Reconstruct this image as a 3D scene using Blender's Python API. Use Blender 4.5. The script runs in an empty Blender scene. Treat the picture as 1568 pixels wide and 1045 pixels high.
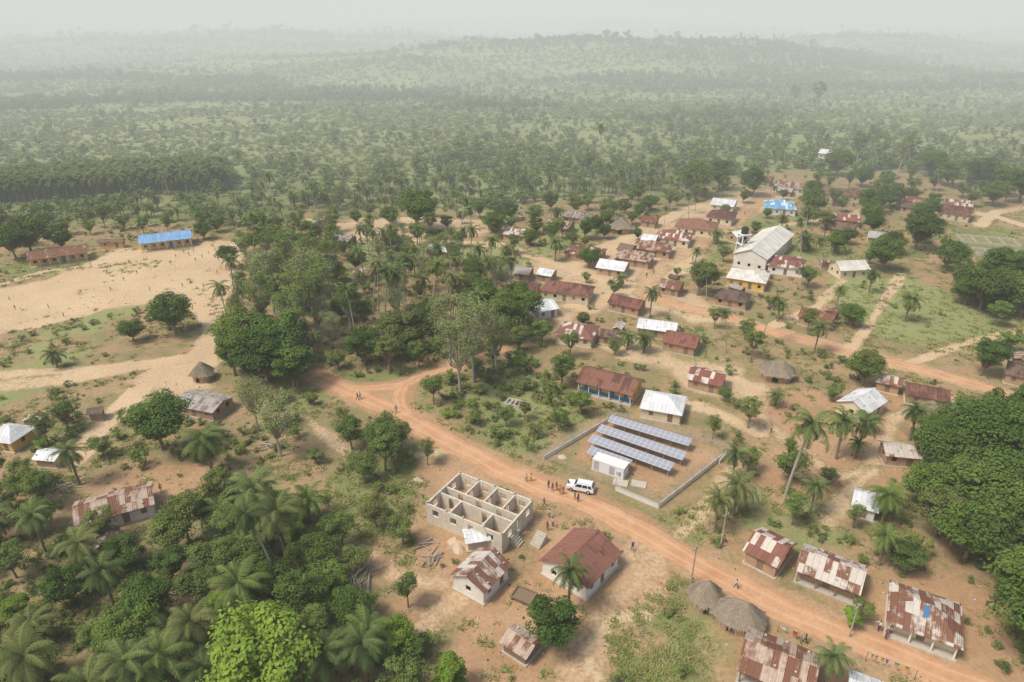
import bpy, math, time
import numpy as np
from math import radians, sin, cos, pi, atan2
from mathutils import Vector, Matrix
T0=time.time()
RNG=np.random.default_rng(7)
scene=bpy.context.scene
# ------------------------------------------------------------------ survey
# Ground positions were surveyed from the aerial photo (drone at 75 m, 26 deg down).
CH=75.0; PIT=radians(26.1); FP=1045.0
def G(p,z=0.0):
    xc=(p[0]-784)/FP; yc=(522.5-p[1])/FP
    t=(CH-z)/(sin(PIT)-yc*cos(PIT))
    return np.array([t*xc, t*(cos(PIT)+yc*sin(PIT))])
def GP(L): return np.array([G(p) for p in L])
# ------------------------------------------------------------------ noise
def _h(ix,iy,s):
    v=(ix.astype(np.int64)*374761393+iy.astype(np.int64)*668265263+s*1442695041)&0xffffffff
    v=((v^(v>>13))*1274126177)&0xffffffff
    return ((v^(v>>16))&0xffff)/65535.0
def vn(x,y,sc,s=0):
    x=np.asarray(x,float)/sc; y=np.asarray(y,float)/sc
    ix=np.floor(x); iy=np.floor(y); fx=x-ix; fy=y-iy
    fx=fx*fx*(3-2*fx); fy=fy*fy*(3-2*fy)
    a=_h(ix,iy,s);b=_h(ix+1,iy,s);c=_h(ix,iy+1,s);d=_h(ix+1,iy+1,s)
    return (a*(1-fx)+b*fx)*(1-fy)+(c*(1-fx)+d*fx)*fy
def fbm(x,y,sc,s=0,o=3):
    r=0;w=1;t=0
    for i in range(o):
        r=r+w*vn(x,y,sc/2**i,s+i*17); t+=w; w*=.5
    return r/t
def sst(a,b,x):
    t=np.clip((x-a)/(b-a),0,1); return t*t*(3-2*t)
def hgt(x,y):
    x=np.asarray(x,float); y=np.asarray(y,float)
    z=-0.15*vn(x,y,17,3)
    s=sst(430,900,np.hypot(x*.6,y))
    z=z+s*(-14+36*(fbm(x,y,400,5,3)-.42))
    z=z+38*np.exp(-((x-100)/380)**2-((y-1200)/200)**2)
    z=z+24*np.exp(-((x-800)/420)**2-((y-1700)/260)**2)
    z=z+24*np.exp(-((x+800)/450)**2-((y-1800)/300)**2)
    z=z+34*np.exp(-((x-300)/900)**2-((y-3300)/500)**2)
    return z
def inpoly(P,x,y):
    r=np.zeros(x.shape,bool); n=len(P)
    for i in range(n):
        x1,y1=P[i];x2,y2=P[(i+1)%n]
        c=((y1>y)!=(y2>y))&(x<(x2-x1)*(y-y1)/((y2-y1) or 1e-9)+x1)
        r^=c
    return r
def dseg(x,y,a,b):
    dx,dy=b[0]-a[0],b[1]-a[1]; l=dx*dx+dy*dy+1e-9
    t=np.clip(((x-a[0])*dx+(y-a[1])*dy)/l,0,1)
    return np.hypot(x-a[0]-t*dx,y-a[1]-t*dy)
def sdpoly(P,x,y):
    d=np.full(x.shape,1e9)
    for i in range(len(P)): d=np.minimum(d,dseg(x,y,P[i],P[(i+1)%len(P)]))
    return np.where(inpoly(P,x,y),d,-d)
def dline(P,x,y):
    d=np.full(x.shape,1e9)
    for i in range(len(P)-1): d=np.minimum(d,dseg(x,y,P[i],P[i+1]))
    return d
# ------------------------------------------------------------------ materials
class NT:
    def __init__(s,name):
        s.m=bpy.data.materials.new(name); s.m.use_nodes=True; s.t=s.m.node_tree; s.t.nodes.clear()
        s.out=s.t.nodes.new('ShaderNodeOutputMaterial')
    def n(s,ty,ins=None,**kw):
        nd=s.t.nodes.new(ty)
        for k,v in kw.items(): setattr(nd,k,v)
        for k,v in (ins or {}).items():
            if isinstance(v,bpy.types.NodeSocket): s.t.links.new(v,nd.inputs[k])
            else: nd.inputs[k].default_value=v
        return nd
    def math(s,op,a,b=0.0,c=None,clamp=False):
        d={0:a,1:b}
        if c is not None: d[2]=c
        return s.n('ShaderNodeMath',d,operation=op,use_clamp=clamp).outputs[0]
    def mix(s,f,a,b,bt='MIX'):
        def c4(c): return c if isinstance(c,bpy.types.NodeSocket) else (c[0],c[1],c[2],1)
        return s.n('ShaderNodeMix',{0:f,6:c4(a),7:c4(b)},data_type='RGBA',blend_type=bt).outputs[2]
    def noise(s,vec,sc,det=3,ro=.6):
        return s.n('ShaderNodeTexNoise',{'Vector':vec,'Scale':sc,'Detail':det,'Roughness':ro}).outputs['Fac']
    def ramp(s,f,a,b):
        return s.n('ShaderNodeMapRange',{0:f,1:a,2:b,3:0.,4:1.},interpolation_type='SMOOTHSTEP').outputs[0]
    def attr(s,n,o='Fac'): return s.n('ShaderNodeAttribute',attribute_name=n).outputs[o]
    def scale(s,c,f):
        return s.n('ShaderNodeVectorMath',{0:c,'Scale':f},operation='SCALE').outputs[0]
    def bsdf(s,col,rough=.9,spec=.2,bump=None,bs=.3,bd=.1,metal=0.0):
        d={'Base Color':col if isinstance(col,bpy.types.NodeSocket) else (*col,1),'Roughness':rough,'Specular IOR Level':spec,'Metallic':metal}
        b=s.n('ShaderNodeBsdfPrincipled',d)
        if bump is not None:
            bn=s.n('ShaderNodeBump',{'Height':bump,'Strength':bs,'Distance':bd})
            s.t.links.new(bn.outputs[0],b.inputs['Normal'])
        s.t.links.new(b.outputs[0],s.out.inputs[0]); return s.m
def col_(m,c):
    return m.n('ShaderNodeCombineColor',{0:c[0],1:c[1],2:c[2]}).outputs[0]
def plain(name,col,rough=.85,spec=.2,var=.25,sc=1.5,metal=0.0):
    m=NT(name); co=m.n('ShaderNodeTexCoord').outputs['Object']
    f=m.noise(co,sc,4,.7)
    r=m.n('ShaderNodeObjectInfo').outputs['Random']
    g=m.math('MULTIPLY_ADD',f,var*2,1-var)
    g=m.math('MULTIPLY',g,m.math('MULTIPLY_ADD',r,.2,.9))
    return m.bsdf(m.scale(col_(m,col),g),rough,spec,metal=metal)
def leafmat(name,ca,cb,trans=.25,br=(.22,.18,.07)):
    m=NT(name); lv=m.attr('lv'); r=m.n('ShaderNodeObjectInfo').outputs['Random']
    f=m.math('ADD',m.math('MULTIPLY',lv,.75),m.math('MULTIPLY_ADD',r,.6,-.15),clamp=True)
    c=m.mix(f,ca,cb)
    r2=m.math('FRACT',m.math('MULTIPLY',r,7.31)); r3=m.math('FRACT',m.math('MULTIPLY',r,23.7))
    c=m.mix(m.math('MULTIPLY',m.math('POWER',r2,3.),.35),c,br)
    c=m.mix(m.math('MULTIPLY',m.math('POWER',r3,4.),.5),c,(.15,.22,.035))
    d=m.n('ShaderNodeBsdfDiffuse',{'Color':c})
    if trans<=0: m.t.links.new(d.outputs[0],m.out.inputs[0]); return m.m
    t=m.n('ShaderNodeBsdfTranslucent',{'Color':m.mix(.4,c,(.16,.24,.02))})
    x=m.n('ShaderNodeMixShader',{0:trans,1:d.outputs[0],2:t.outputs[0]})
    m.t.links.new(x.outputs[0],m.out.inputs[0]); return m.m
M={}
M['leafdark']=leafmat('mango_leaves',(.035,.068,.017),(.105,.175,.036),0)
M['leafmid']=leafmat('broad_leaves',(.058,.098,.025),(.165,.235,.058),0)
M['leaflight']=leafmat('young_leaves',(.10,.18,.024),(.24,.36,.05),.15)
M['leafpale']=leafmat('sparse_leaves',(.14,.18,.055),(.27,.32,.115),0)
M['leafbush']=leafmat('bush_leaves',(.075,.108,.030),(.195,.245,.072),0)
M['leaffar']=leafmat('forest_leaves',(.095,.145,.040),(.205,.285,.085),0,(.21,.22,.08))
M['leafscrub']=leafmat('scrub_leaves',(.15,.195,.055),(.27,.325,.105),0,(.26,.26,.10))
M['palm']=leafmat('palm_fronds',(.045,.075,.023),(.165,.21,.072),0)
M['grassb']=leafmat('grass_blades',(.21,.19,.075),(.38,.34,.16),0)
M['grassg']=leafmat('green_grass_blades',(.14,.175,.045),(.26,.30,.085),0)
M['bark']=plain('bark',(.22,.17,.13),sc=3)
M['barkpale']=plain('pale_bark',(.40,.35,.28),sc=3)
M['mud']=plain('mud_wall',(.42,.28,.17),sc=.9,var=.35)
M['white']=plain('whitewash_wall',(.72,.69,.62),sc=.8,var=.22)
M['cream']=plain('cream_wall',(.64,.54,.37),sc=.8,var=.2)
M['yellow']=plain('yellow_wall',(.70,.45,.13),sc=.8,var=.18)
M['conc']=plain('concrete',(.48,.43,.35),sc=1.2,var=.3)
M['wood']=plain('weathered_wood',(.24,.17,.11),sc=3)
M['bluep']=plain('blue_paint',(.06,.20,.40),sc=2)
M['steel']=plain('galvanised_steel',(.40,.41,.42),.5,.5,sc=2)
M['black']=plain('black_plastic',(.02,.02,.022),.5,.4)
M['stone']=plain('stone',(.48,.45,.40),sc=5)
M['litter']=plain('white_sheet_metal',(.74,.72,.69),sc=5)
def roofmat(name,base,rust,amt,pan=.5,alt=None,aamt=0.,fade=.35):
    m=NT(name); co=m.n('ShaderNodeTexCoord').outputs['Object']
    r=m.n('ShaderNodeObjectInfo').outputs['Random']
    sp=m.n('ShaderNodeSeparateXYZ',{0:co})
    px=m.math('FLOOR',m.math('DIVIDE',sp.outputs[0],.82)); py=m.math('FLOOR',m.math('DIVIDE',m.math('ADD',sp.outputs[1],40.0),1.9))
    cell=m.n('ShaderNodeCombineXYZ',{0:px,1:py,2:m.math('MULTIPLY',r,91.7)})
    wn=m.n('ShaderNodeTexWhiteNoise',{'Vector':cell.outputs[0]}).outputs['Value']
    off=m.n('ShaderNodeVectorMath',{0:co,1:m.n('ShaderNodeCombineXYZ',{0:m.math('MULTIPLY',r,63.),1:m.math('MULTIPLY',r,31.)}).outputs[0]},operation='ADD').outputs[0]
    st=m.n('ShaderNodeVectorMath',{0:off,1:(2.6,.35,.35)},operation='MULTIPLY').outputs[0]
    n1=m.noise(off,.55,5,.7); n2=m.noise(st,1.0,4,.7); n3=m.noise(off,3.5,3,.7)
    f=m.math('ADD',m.math('MULTIPLY',n1,.9),m.math('MULTIPLY',n2,.5))
    f=m.math('ADD',f,m.math('MULTIPLY_ADD',wn,pan,-pan/2))
    f=m.math('ADD',f,m.math('MULTIPLY_ADD',m.math('FRACT',m.math('MULTIPLY',r,13.7)),.3,amt-1.35))
    f=m.ramp(f,-.15,.15)
    b=m.scale(col_(m,base),m.math('MULTIPLY_ADD',wn,.3,.85))
    b=m.mix(m.math('MULTIPLY',m.math('FRACT',m.math('MULTIPLY',r,5.3)),fade),b,(.36,.25,.19))
    if alt is not None:
        wn2=m.n('ShaderNodeTexWhiteNoise',{'Vector':m.n('ShaderNodeVectorMath',{0:cell.outputs[0],1:(17.,5.,3.)},operation='ADD').outputs[0]}).outputs['Value']
        b=m.mix(m.math('LESS_THAN',wn2,aamt),b,alt)
    rc=m.mix(n3,rust,tuple(x*.45 for x in rust))
    c=m.mix(f,b,rc)
    fx=m.math('FRACT',m.math('DIVIDE',sp.outputs[0],.82))
    seam=m.math('LESS_THAN',fx,.09)
    c=m.scale(c,m.math('MULTIPLY_ADD',seam,-.3,1.))
    c=m.scale(c,m.math('MULTIPLY_ADD',n3,.4,.8))
    cor=m.math('SINE',m.math('MULTIPLY',sp.outputs[0],2*pi/.27))
    return m.bsdf(c,.65,.25,cor,.35,.05)
M['rust']=roofmat('rusty_tin_roof',(.52,.41,.32),(.26,.115,.065),.64,.5)
M['rustsilver']=roofmat('patchy_tin_roof',(.66,.60,.52),(.29,.135,.08),.48,.55,fade=.2)
M['silver']=roofmat('tin_roof',(.70,.72,.72),(.40,.33,.26),.15,.25,fade=.15)
M['grey']=roofmat('old_tin_roof',(.42,.40,.37),(.25,.17,.12),.4,.3)
M['red']=roofmat('red_tin_roof',(.24,.088,.06),(.16,.078,.055),.47,.35,fade=.25)
M['redsilver']=roofmat('red_and_bare_tin_roof',(.24,.09,.065),(.21,.09,.055),.42,.3,alt=(.62,.54,.46),aamt=.28,fade=.25)
M['brown']=roofmat('brown_tin_roof',(.15,.10,.075),(.12,.07,.05),.4,.3)
M['creamr']=roofmat('cream_tin_roof',(.68,.65,.57),(.43,.36,.27),.22,.2,fade=.1)
M['blue']=roofmat('blue_tin_roof',(.20,.38,.62),(.32,.43,.55),.30,.25,fade=.1)
M['bluewhite']=roofmat('blue_white_tin_roof',(.14,.38,.58),(.30,.4,.5),.2,.15,alt=(.62,.68,.72),aamt=.4,fade=.1)
# ------------------------------------------------------------------ mesh helpers (quad soup)
def mkmesh(name,parts):
    Q=[];MI=[];LV=[];mats=[]
    for q,mk,*lv in parts:
        q=np.asarray(q,float).reshape(-1,4,3)
        if not len(q): continue
        if mk not in mats: mats.append(mk)
        Q.append(q); MI.append(np.full(len(q),mats.index(mk)))
        l=lv[0] if lv else .5
        LV.append(np.full(len(q),l) if np.isscalar(l) else l)
    Q=np.concatenate(Q);MI=np.concatenate(MI);LV=np.concatenate(LV);n=len(Q)
    me=bpy.data.meshes.new(name)
    me.vertices.add(n*4); me.vertices.foreach_set('co',Q.reshape(-1).astype(np.float32))
    me.loops.add(n*4); me.loops.foreach_set('vertex_index',np.arange(n*4,dtype=np.int32))
    me.polygons.add(n); me.polygons.foreach_set('loop_start',np.arange(0,n*4,4,dtype=np.int32))
    me.polygons.foreach_set('material_index',MI.astype(np.int32))
    me.update(calc_edges=True)
    a=me.attributes.new('lv','FLOAT','FACE'); a.data.foreach_set('value',LV.astype(np.float32))
    for k in mats: me.materials.append(M[k])
    return me
def link(ob,coll=None): (coll or scene.collection).objects.link(ob); return ob
def obj(name,me,loc=(0,0,0),rz=0,sc=None,parent=None,coll=None):
    o=bpy.data.objects.new(name,me); o.location=loc; o.rotation_euler[2]=rz
    if sc is not None: o.scale=(sc,sc,sc) if np.isscalar(sc) else sc
    if parent is not None: o.parent=parent
    return link(o,coll)
def empty(name,loc,rz=0):
    return obj(name,None,loc,rz)
def box(x0,x1,y0,y1,z0,z1):
    v=np.array([[x,y,z] for z in(z0,z1) for y in(y0,y1) for x in(x0,x1)],float)
    f=[(0,2,3,1),(4,5,7,6),(0,1,5,4),(2,6,7,3),(0,4,6,2),(1,3,7,5)]
    return np.array([v[list(i)] for i in f])
def tube(p0,p1,r0,r1,n=6,cap=False):
    p0=np.array(p0,float);p1=np.array(p1,float);d=p1-p0;d/=np.linalg.norm(d)+1e-9
    a=np.cross(d,[0,0,1.] if abs(d[2])<.9 else [1.,0,0]);a/=np.linalg.norm(a);b=np.cross(d,a)
    t=np.arange(n+1)*2*pi/n; c=np.cos(t)[:,None]*a+np.sin(t)[:,None]*b
    A=p0+c*r0;B=p1+c*r1
    q=np.stack([A[:-1],A[1:],B[1:],B[:-1]],1)
    if cap:
        P=np.repeat(p1[None],n,0); q=np.concatenate([q,np.stack([B[:-1],B[1:],P,P],1)])
        P=np.repeat(p0[None],n,0); q=np.concatenate([q,np.stack([A[1:],A[:-1],P,P],1)])
    return q
def path_tube(pts,rs,n=6):
    return np.concatenate([tube(pts[i],pts[i+1],rs[i],rs[i+1],n) for i in range(len(pts)-1)])
def rotq(q,ang,loc=(0,0,0)):
    c,s=cos(ang),sin(ang);R=np.array([[c,-s,0],[s,c,0],[0,0,1]])
    return q@R.T+np.array(loc)
def leaves(c,nrm,L,W,rng):
    n=len(c); nrm=nrm/(np.linalg.norm(nrm,axis=1,keepdims=True)+1e-9)
    t=rng.normal(size=(n,3)); t-=nrm*(t*nrm).sum(1,keepdims=True); t/=np.linalg.norm(t,axis=1,keepdims=True)+1e-9
    b=np.cross(nrm,t); L=L*rng.uniform(.6,1.3,(n,1)); W=W*rng.uniform(.7,1.3,(n,1))
    return np.stack([c-t*L/2,c+b*W/2,c+t*L/2,c-b*W/2],1)
def rdir(n,rng):
    d=rng.normal(size=(n,3)); return d/np.linalg.norm(d,axis=1,keepdims=True)
# ------------------------------------------------------------------ tree prototypes
def broad_tree(name,seed,H,R,th,leaf,nc,nl,ls,bark='bark',flat=.75,sparse=False):
    rng=np.random.default_rng(seed); parts=[]
    top=np.array([rng.normal()*.3,rng.normal()*.3,th])
    parts.append((path_tube([(0,0,-.3),(top[0]*.4,top[1]*.4,th*.5),top],[R*.075,R*.055,R*.045],7),bark))
    cz=th+(H-th)*.5; hz=(H-th)*.5
    d=rdir(nc,rng); rad=rng.uniform(.3,1,nc)**.55
    C=d*rad[:,None]*np.array([R*.78,R*.78,hz*.8]); C[:,2]+=cz
    C[:,:2]+=rng.normal(size=2)*R*.08
    LP=[];LN=[];LV=[]
    for i,c in enumerate(C):
        rc=R*rng.uniform(.20,.42)*(1-.25*abs(d[i,2]))
        mid=(top+c)/2+np.array([0,0,-.08*H])
        bw=1.0 if sparse else 1
        parts.append((path_tube([top*.9,mid,c],[R*.03*bw,R*.018*bw,R*.006*bw],4),bark))
        k=int(nl*rng.uniform(.5,1.4)); e=rdir(k,rng)
        if not sparse: e[:,2]=np.abs(e[:,2])*rng.choice([1,1,1,-.6],k)
        rr=rng.uniform(.45,1.08,(k,1))**.6
        LP.append(c+e*rr*rc*np.array([1.15,1.15,flat])); LN.append(e+np.array([0,0,.8])+rng.normal(size=(k,3))*.4)
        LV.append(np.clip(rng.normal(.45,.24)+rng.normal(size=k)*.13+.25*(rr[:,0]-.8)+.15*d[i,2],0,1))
        if sparse:
            for j in range(4):
                ee=rdir(1,rng)[0]; ee[2]=abs(ee[2])*.8
                parts.append((tube(c-ee*.1,c+ee*rc*1.1,R*.008,R*.003,3),bark))
    LP=np.concatenate(LP);LN=np.concatenate(LN);LV=np.concatenate(LV)
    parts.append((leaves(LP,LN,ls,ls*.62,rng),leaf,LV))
    return mkmesh(name,parts)
def palm(name,seed,H,nf,FL,oil=False,lean=.0):
    rng=np.random.default_rng(seed); parts=[]
    a0=rng.uniform(0,2*pi); pts=[];n=7
    for i in range(n+1):
        s=i/n; off=lean*H*(s**1.6); pts.append((cos(a0)*off,sin(a0)*off,-.3+s*(H+.3)))
    r=.26 if oil else .17
    parts.append((path_tube(pts,[r*1.5]+[r*(1-.25*i/n) for i in range(1,n)]+[r*(1.3 if oil else .9)],7),'bark' if oil else 'barkpale'))
    c=np.array(pts[-1]); Q=[];V=[];RQ=[]
    for k in range(nf):
        az=k*2.39996+rng.normal()*.12; e=radians(78-118*(k/nf)**.85+rng.normal()*6)
        L=FL*rng.uniform(.85,1.1)*(.75+.25*sin(pi*min(1,(k+4)/nf))); ns=11; p=c.copy(); el=e; P=[p.copy()];D=[]
        for j in range(ns):
            el-=radians(4+9*(j/ns))*(1.15 if oil else 1.25)
            d=np.array([cos(az)*cos(el),sin(az)*cos(el),sin(el)]); p=p+d*L/ns; P.append(p.copy()); D.append(d)
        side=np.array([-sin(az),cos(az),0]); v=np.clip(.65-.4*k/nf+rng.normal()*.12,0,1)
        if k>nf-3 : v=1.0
        for j in range(1,ns+1):
            d=D[j-1]; s=j/ns; ll=FL*.20*(sin(pi*min(1,.18+s*.8))**.6)
            for sg in(-1,1):
                for h in(0,.5):
                    b=P[j]-d*h*L/ns; dr=side*sg*.8+d*.55+np.array([0,0,-.32-rng.uniform(0,.25)]); dr/=np.linalg.norm(dr)
                    w=d*(FL*.018); tip=b+dr*ll*rng.uniform(.85,1.1)
                    Q.append([b-w,b+w,tip+w*.3,tip-w*.3]); V.append(np.clip(v+rng.normal()*.08,0,1))
        RQ.append(path_tube(P[::3]+[P[-1]],[.05,.04,.03,.02,.012][:len(P[::3])+1],3))
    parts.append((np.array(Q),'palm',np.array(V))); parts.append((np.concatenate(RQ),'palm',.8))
    if not oil:
        for j in range(6):
            a=j*pi/3; parts.append((tube(c+[cos(a)*.25,sin(a)*.25,-.5],c+[cos(a)*.25,sin(a)*.25,-.15],.13,.1,6,True),'palm',.3))
    return mkmesh(name,parts)
PM={}
PM['mango']=[broad_tree('mango_tree_mesh%d'%i,10+i,h,r,th,'leafdark',nc,190,.42) for i,(h,r,th,nc) in enumerate([(10,5.2,2.2,46),(9,4.4,2.0,40),(11,4.8,2.6,44),(9.5,4.9,2.2,38)])]
PM['broad']=[broad_tree('broad_tree_mesh%d'%i,30+i,h,r,th,'leafmid',nc,130,.36,flat=.65) for i,(h,r,th,nc) in enumerate([(10,4.2,3.2,34),(12,4.0,4.5,32),(8,3.6,2.0,28),(9,4.4,2.8,28)])]
PM['light']=[broad_tree('young_tree_mesh%d'%i,50+i,h,r,th,'leaflight',nc,170,.34) for i,(h,r,th,nc) in enumerate([(8,3.8,1.6,44),(6,2.8,1.2,26)])]
PM['tall']=[broad_tree('tall_tree_mesh%d'%i,60+i,h,r,th,'leafmid',nc,110,.36,'barkpale',.6) for i,(h,r,th,nc) in enumerate([(18,4.6,8,34),(16,4.0,6,30)])]
PM['bare']=[broad_tree('bare_tree_mesh%d'%i,70+i,h,r,th,'leafpale',nc,95,.32,'barkpale',.9,True) for i,(h,r,th,nc) in enumerate([(16,5.0,5,42),(18,4.6,6,38),(14,4.2,4,32)])]
PM['oil']=[palm('oil_palm_mesh%d'%i,80+i,h,30,4.6,True,.03) for i,h in enumerate([4.5,6.5,8.5])]
PM['coco']=[palm('coconut_palm_mesh%d'%i,90+i,h,22,3.7,False,l) for i,(h,l) in enumerate([(11,.1),(14,.16),(8.5,.05)])]
PM['bush']=[broad_tree('bush_mesh%d'%i,100+i,h,r,.25,lf,nc,50,.28) for i,(h,r,lf,nc) in enumerate([(2.2,1.5,'leafbush',11),(1.5,1.4,'leafbush',9),(2.6,1.7,'leafmid',12),(1.3,1.1,'leaflight',8)])]
NAME={'mango':'mango_tree','broad':'broadleaf_tree','light':'young_leafy_tree','tall':'tall_forest_tree','bare':'sparse_cotton_tree','oil':'oil_palm_tree','coco':'coconut_palm_tree','bush':'bush'}
BH={'mango':10,'broad':10,'light':7,'tall':17,'bare':16,'oil':9,'coco':13,'bush':2}
def tree(kind,x,y,h=None,k=None):
    L=PM[kind]; i=int(RNG.integers(len(L))) if k is None else k
    s=(h/BH[kind]) if h else RNG.uniform(.8,1.15)
    return obj(NAME[kind],L[i],(x,y,float(hgt(x,y))),RNG.uniform(0,6.28),(s*RNG.uniform(.88,1.12),s*RNG.uniform(.88,1.12),s))
# ------------------------------------------------------------------ layout data (survey coordinates)
ROAD=[(480,575),(520,592),(566,612),(618,638),(690,678),(780,724),(860,756),(950,795),(1040,848),(1120,893),(1200,933),(1300,972),(1400,1012),(1500,1052),(1640,1110)]
LOOP=[(497,583),(540,594),(585,592),(617,588),(650,575),(695,563),(740,545),(772,534)]
LOOP2=[(622,588),(612,604),(615,622),(632,645)]
VROAD=[(1640,632),(1568,612),(1480,585),(1400,563),(1300,540),(1200,512),(1110,485),(1040,468),(985,450),(1000,418),(1060,378),(1110,350),(1150,318),(1178,296)]
PATHS=[(LOOP,4.2,1),(LOOP2,4.2,1),(ROAD,6.2,1),(VROAD,6,.7),
 ([(-20,592),(60,585),(150,572),(240,556),(310,545)],5,.3),([(-20,575),(80,568),(180,562),(260,552)],3,.2),
 ([(310,545),(335,510),(322,470),(345,420)],7,.1),([(250,560),(200,610),(150,660),(120,700)],4,.1),
 ([(1300,535),(1330,500),(1350,465),(1380,420)],1.8,.1),([(1380,300),(1450,320),(1520,330),(1568,345)],5,.1),([(1500,345),(1525,325),(1568,318)],4,.1),
 ([(1120,600),(1180,650),(1230,700),(1290,730),(1330,720),(1350,680),(1370,640),(1450,610)],2.5,.5),([(1140,690),(1090,770),(1040,820)],2.5,.5),
 ([(990,840),(985,900),(940,950),(900,1000),(880,1060)],6,.7),([(560,850),(620,885),(690,900)],3,.6),([(640,960),(720,900)],3,.6),
 ([(985,940),(940,950),(890,1000),(920,1045)],1.5,.3),([(420,330),(520,345),(600,335),(760,340)],4,.1),([(1000,610),(1080,625),(1160,660)],4,.4),
 ([(500,370),(560,350),(640,370),(770,375),(850,405),(960,440)],4,.1),([(1568,505),(1500,520),(1380,560)],1.4,.2),([(1270,800),(1290,760),(1340,720)],2.,.4),
 ([(1120,305),(1050,320),(960,365),(900,390)],5,.1),([(640,500),(700,470),(690,560)],2,.1),([(470,640),(530,690),(620,700),(680,690)],1.6,.5),
 ([(0,437),(70,415),(130,408)],1.8,.1),([(1380,300),(1300,330),(1200,345)],3,.1),([(1180,500),(1250,470),(1290,430)],1.6,.1)]
SAND=[[(-40,452),(60,428),(120,412),(150,392),(200,384),(300,376),(370,366),(372,395),(345,430),(330,470),(300,480),(240,470),(140,482),(60,498),(-40,515)],
 [(800,400),(850,398),(960,362),(1040,330),(1120,296),(1200,285),(1235,300),(1150,338),(1075,392),(1040,440),(1080,468),(1150,490),(1100,498),(1000,482),(960,475),(900,490),(850,505),(840,480),(870,460),(820,430)],
 [(255,550),(330,545),(330,585),(300,600),(225,600),(180,640),(150,645),(180,600)],
 [(900,530),(1000,525),(1060,550),(1140,565),(1170,590),(1150,620),(1050,605),(990,580),(990,560)],
 [(500,350),(560,335),(640,330),(760,345),(770,365),(640,360),(540,372)]]
ORANGE=[[(640,705),(700,690),(780,735),(870,770),(960,810),(1040,860),(1010,900),(980,960),(900,980),(870,1060),(650,1060),(650,975),(600,910),(640,850),(625,790),(650,740)],
 [(838,702),(942,642),(1110,697),(1010,770)],
 [(1050,865),(1120,905),(1300,985),(1480,1055),(1100,1060),(1090,960)],
 [(1130,800),(1230,810),(1350,860),(1500,900),(1560,1000),(1568,1060),(1500,1045),(1330,970),(1180,910),(1090,870)],
 [(1120,640),(1220,600),(1300,650),(1390,660),(1400,740),(1280,790),(1200,770),(1140,700)],
 [(1230,600),(1330,580),(1480,640),(1420,690),(1300,650)],
 [(100,790),(240,770),(330,750),(300,710),(220,700),(130,720)]]
GREENP=[[(940,930),(1000,905),(1080,940),(1100,1000),(1060,1050),(940,1060),(930,990)],[(1020,790),(1100,735),(1130,760),(1060,830),(1010,810)],
 [(1250,410),(1400,420),(1500,470),(1568,490),(1568,540),(1400,540),(1340,520),(1270,470)],[(1450,345),(1568,350),(1568,410),(1480,390)],
 [(0,405),(120,395),(130,410),(0,440)],[(145,405),(240,395),(255,408),(165,425)],[(310,440),(340,450),(350,520),(325,490)],
 [(1080,380),(1120,340),(1120,400),(1080,420)],[(540,660),(650,710),(620,800),(560,840),(480,780)],[(790,400),(870,340),(930,350),(850,390)],
 [(650,600),(800,540),(900,640),(830,695),(760,690)]]
FARB=GP([(-200,372),(0,352),(200,338),(330,345),(390,352),(470,325),(560,322),(640,322),(760,322),(860,305),(960,300),(1080,285),(1120,268),(1230,262),(1300,262),(1400,262),(1480,280),(1568,290),(1800,300)])
def far_edge(x,y): return y-np.interp(x*np.ones_like(y),FARB[:,0],FARB[:,1])
# ------------------------------------------------------------------ ground sheet
def geo(st,total,n):
    lo,hi=1.0001,1.5
    for _ in range(60):
        r=(lo+hi)/2
        if st*(r**n-1)/(r-1)>total: hi=r
        else: lo=r
    return st*(r**np.arange(1,n+1)-1)/(r-1)
xc=np.arange(-300,300.1,.95); ex=geo(.95,9000,70); X=np.concatenate([-300-ex[::-1],xc,300+ex])
yc=np.arange(45,430,.85); ey=geo(.85,12000,140); eb=geo(.85,1500,40); Y=np.concatenate([45-eb[::-1],yc,430+ey])
XX,YY=np.meshgrid(X,Y); gx=XX.ravel();gy=YY.ravel()
gz=hgt(gx,gy)
col=np.zeros((len(gx),4),np.float32); col[:,3]=1
near=(gy>40)&(gy<480)&(np.abs(gx)<330); nx=gx[near];ny=gy[near]
jit=(fbm(nx,ny,9,11,3)-.5)
sand=np.zeros(len(nx));org=np.zeros(len(nx));grn=np.zeros(len(nx))
for i,P in enumerate(SAND): sand=np.maximum(sand,(1. if i==0 else .75)*sst(-3.5,3.5,sdpoly(GP(P),nx,ny)+jit*14))
for P in ORANGE: org=np.maximum(org,.8*sst(-4,4,sdpoly(GP(P),nx,ny)+jit*16))
for P in GREENP: grn=np.maximum(grn,.85*sst(-4,5,sdpoly(GP(P),nx,ny)+jit*14))
for P,w,o in PATHS:
    d=dline(GP(P),nx,ny); f=sst(w*.5+1.6,w*.5-.8,d+jit*2.5)
    org=np.where(f>.02,np.maximum(org*(1-f),f*o),org); sand=np.where(f>.02,np.maximum(sand*(1-f*o),f*(1-o*.8)),sand); grn*=1-f
fe=far_edge(nx,ny); g2=sst(-12,10,fe+jit*30); grn=np.maximum(grn,g2); sand*=1-g2*.8
blot=fbm(nx,ny,22,31,3); bm=sst(.54,.68,blot); grn=np.maximum(grn,bm*.7*(1-.8*sand)*(1-org)); sand*=1-.25*bm*(ny<430)
bl2=sst(.54,.70,fbm(nx,ny,13,57,3)); org*=1-.45*bl2*(org<.81)
col[near,0]=sand;col[near,1]=org;col[near,2]=grn
col[~near,2]=1.0
nX,nY=len(X),len(Y); ii=np.arange(nX*nY).reshape(nY,nX)
F=np.stack([ii[:-1,:-1],ii[:-1,1:],ii[1:,1:],ii[1:,:-1]],-1).reshape(-1,4)
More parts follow.
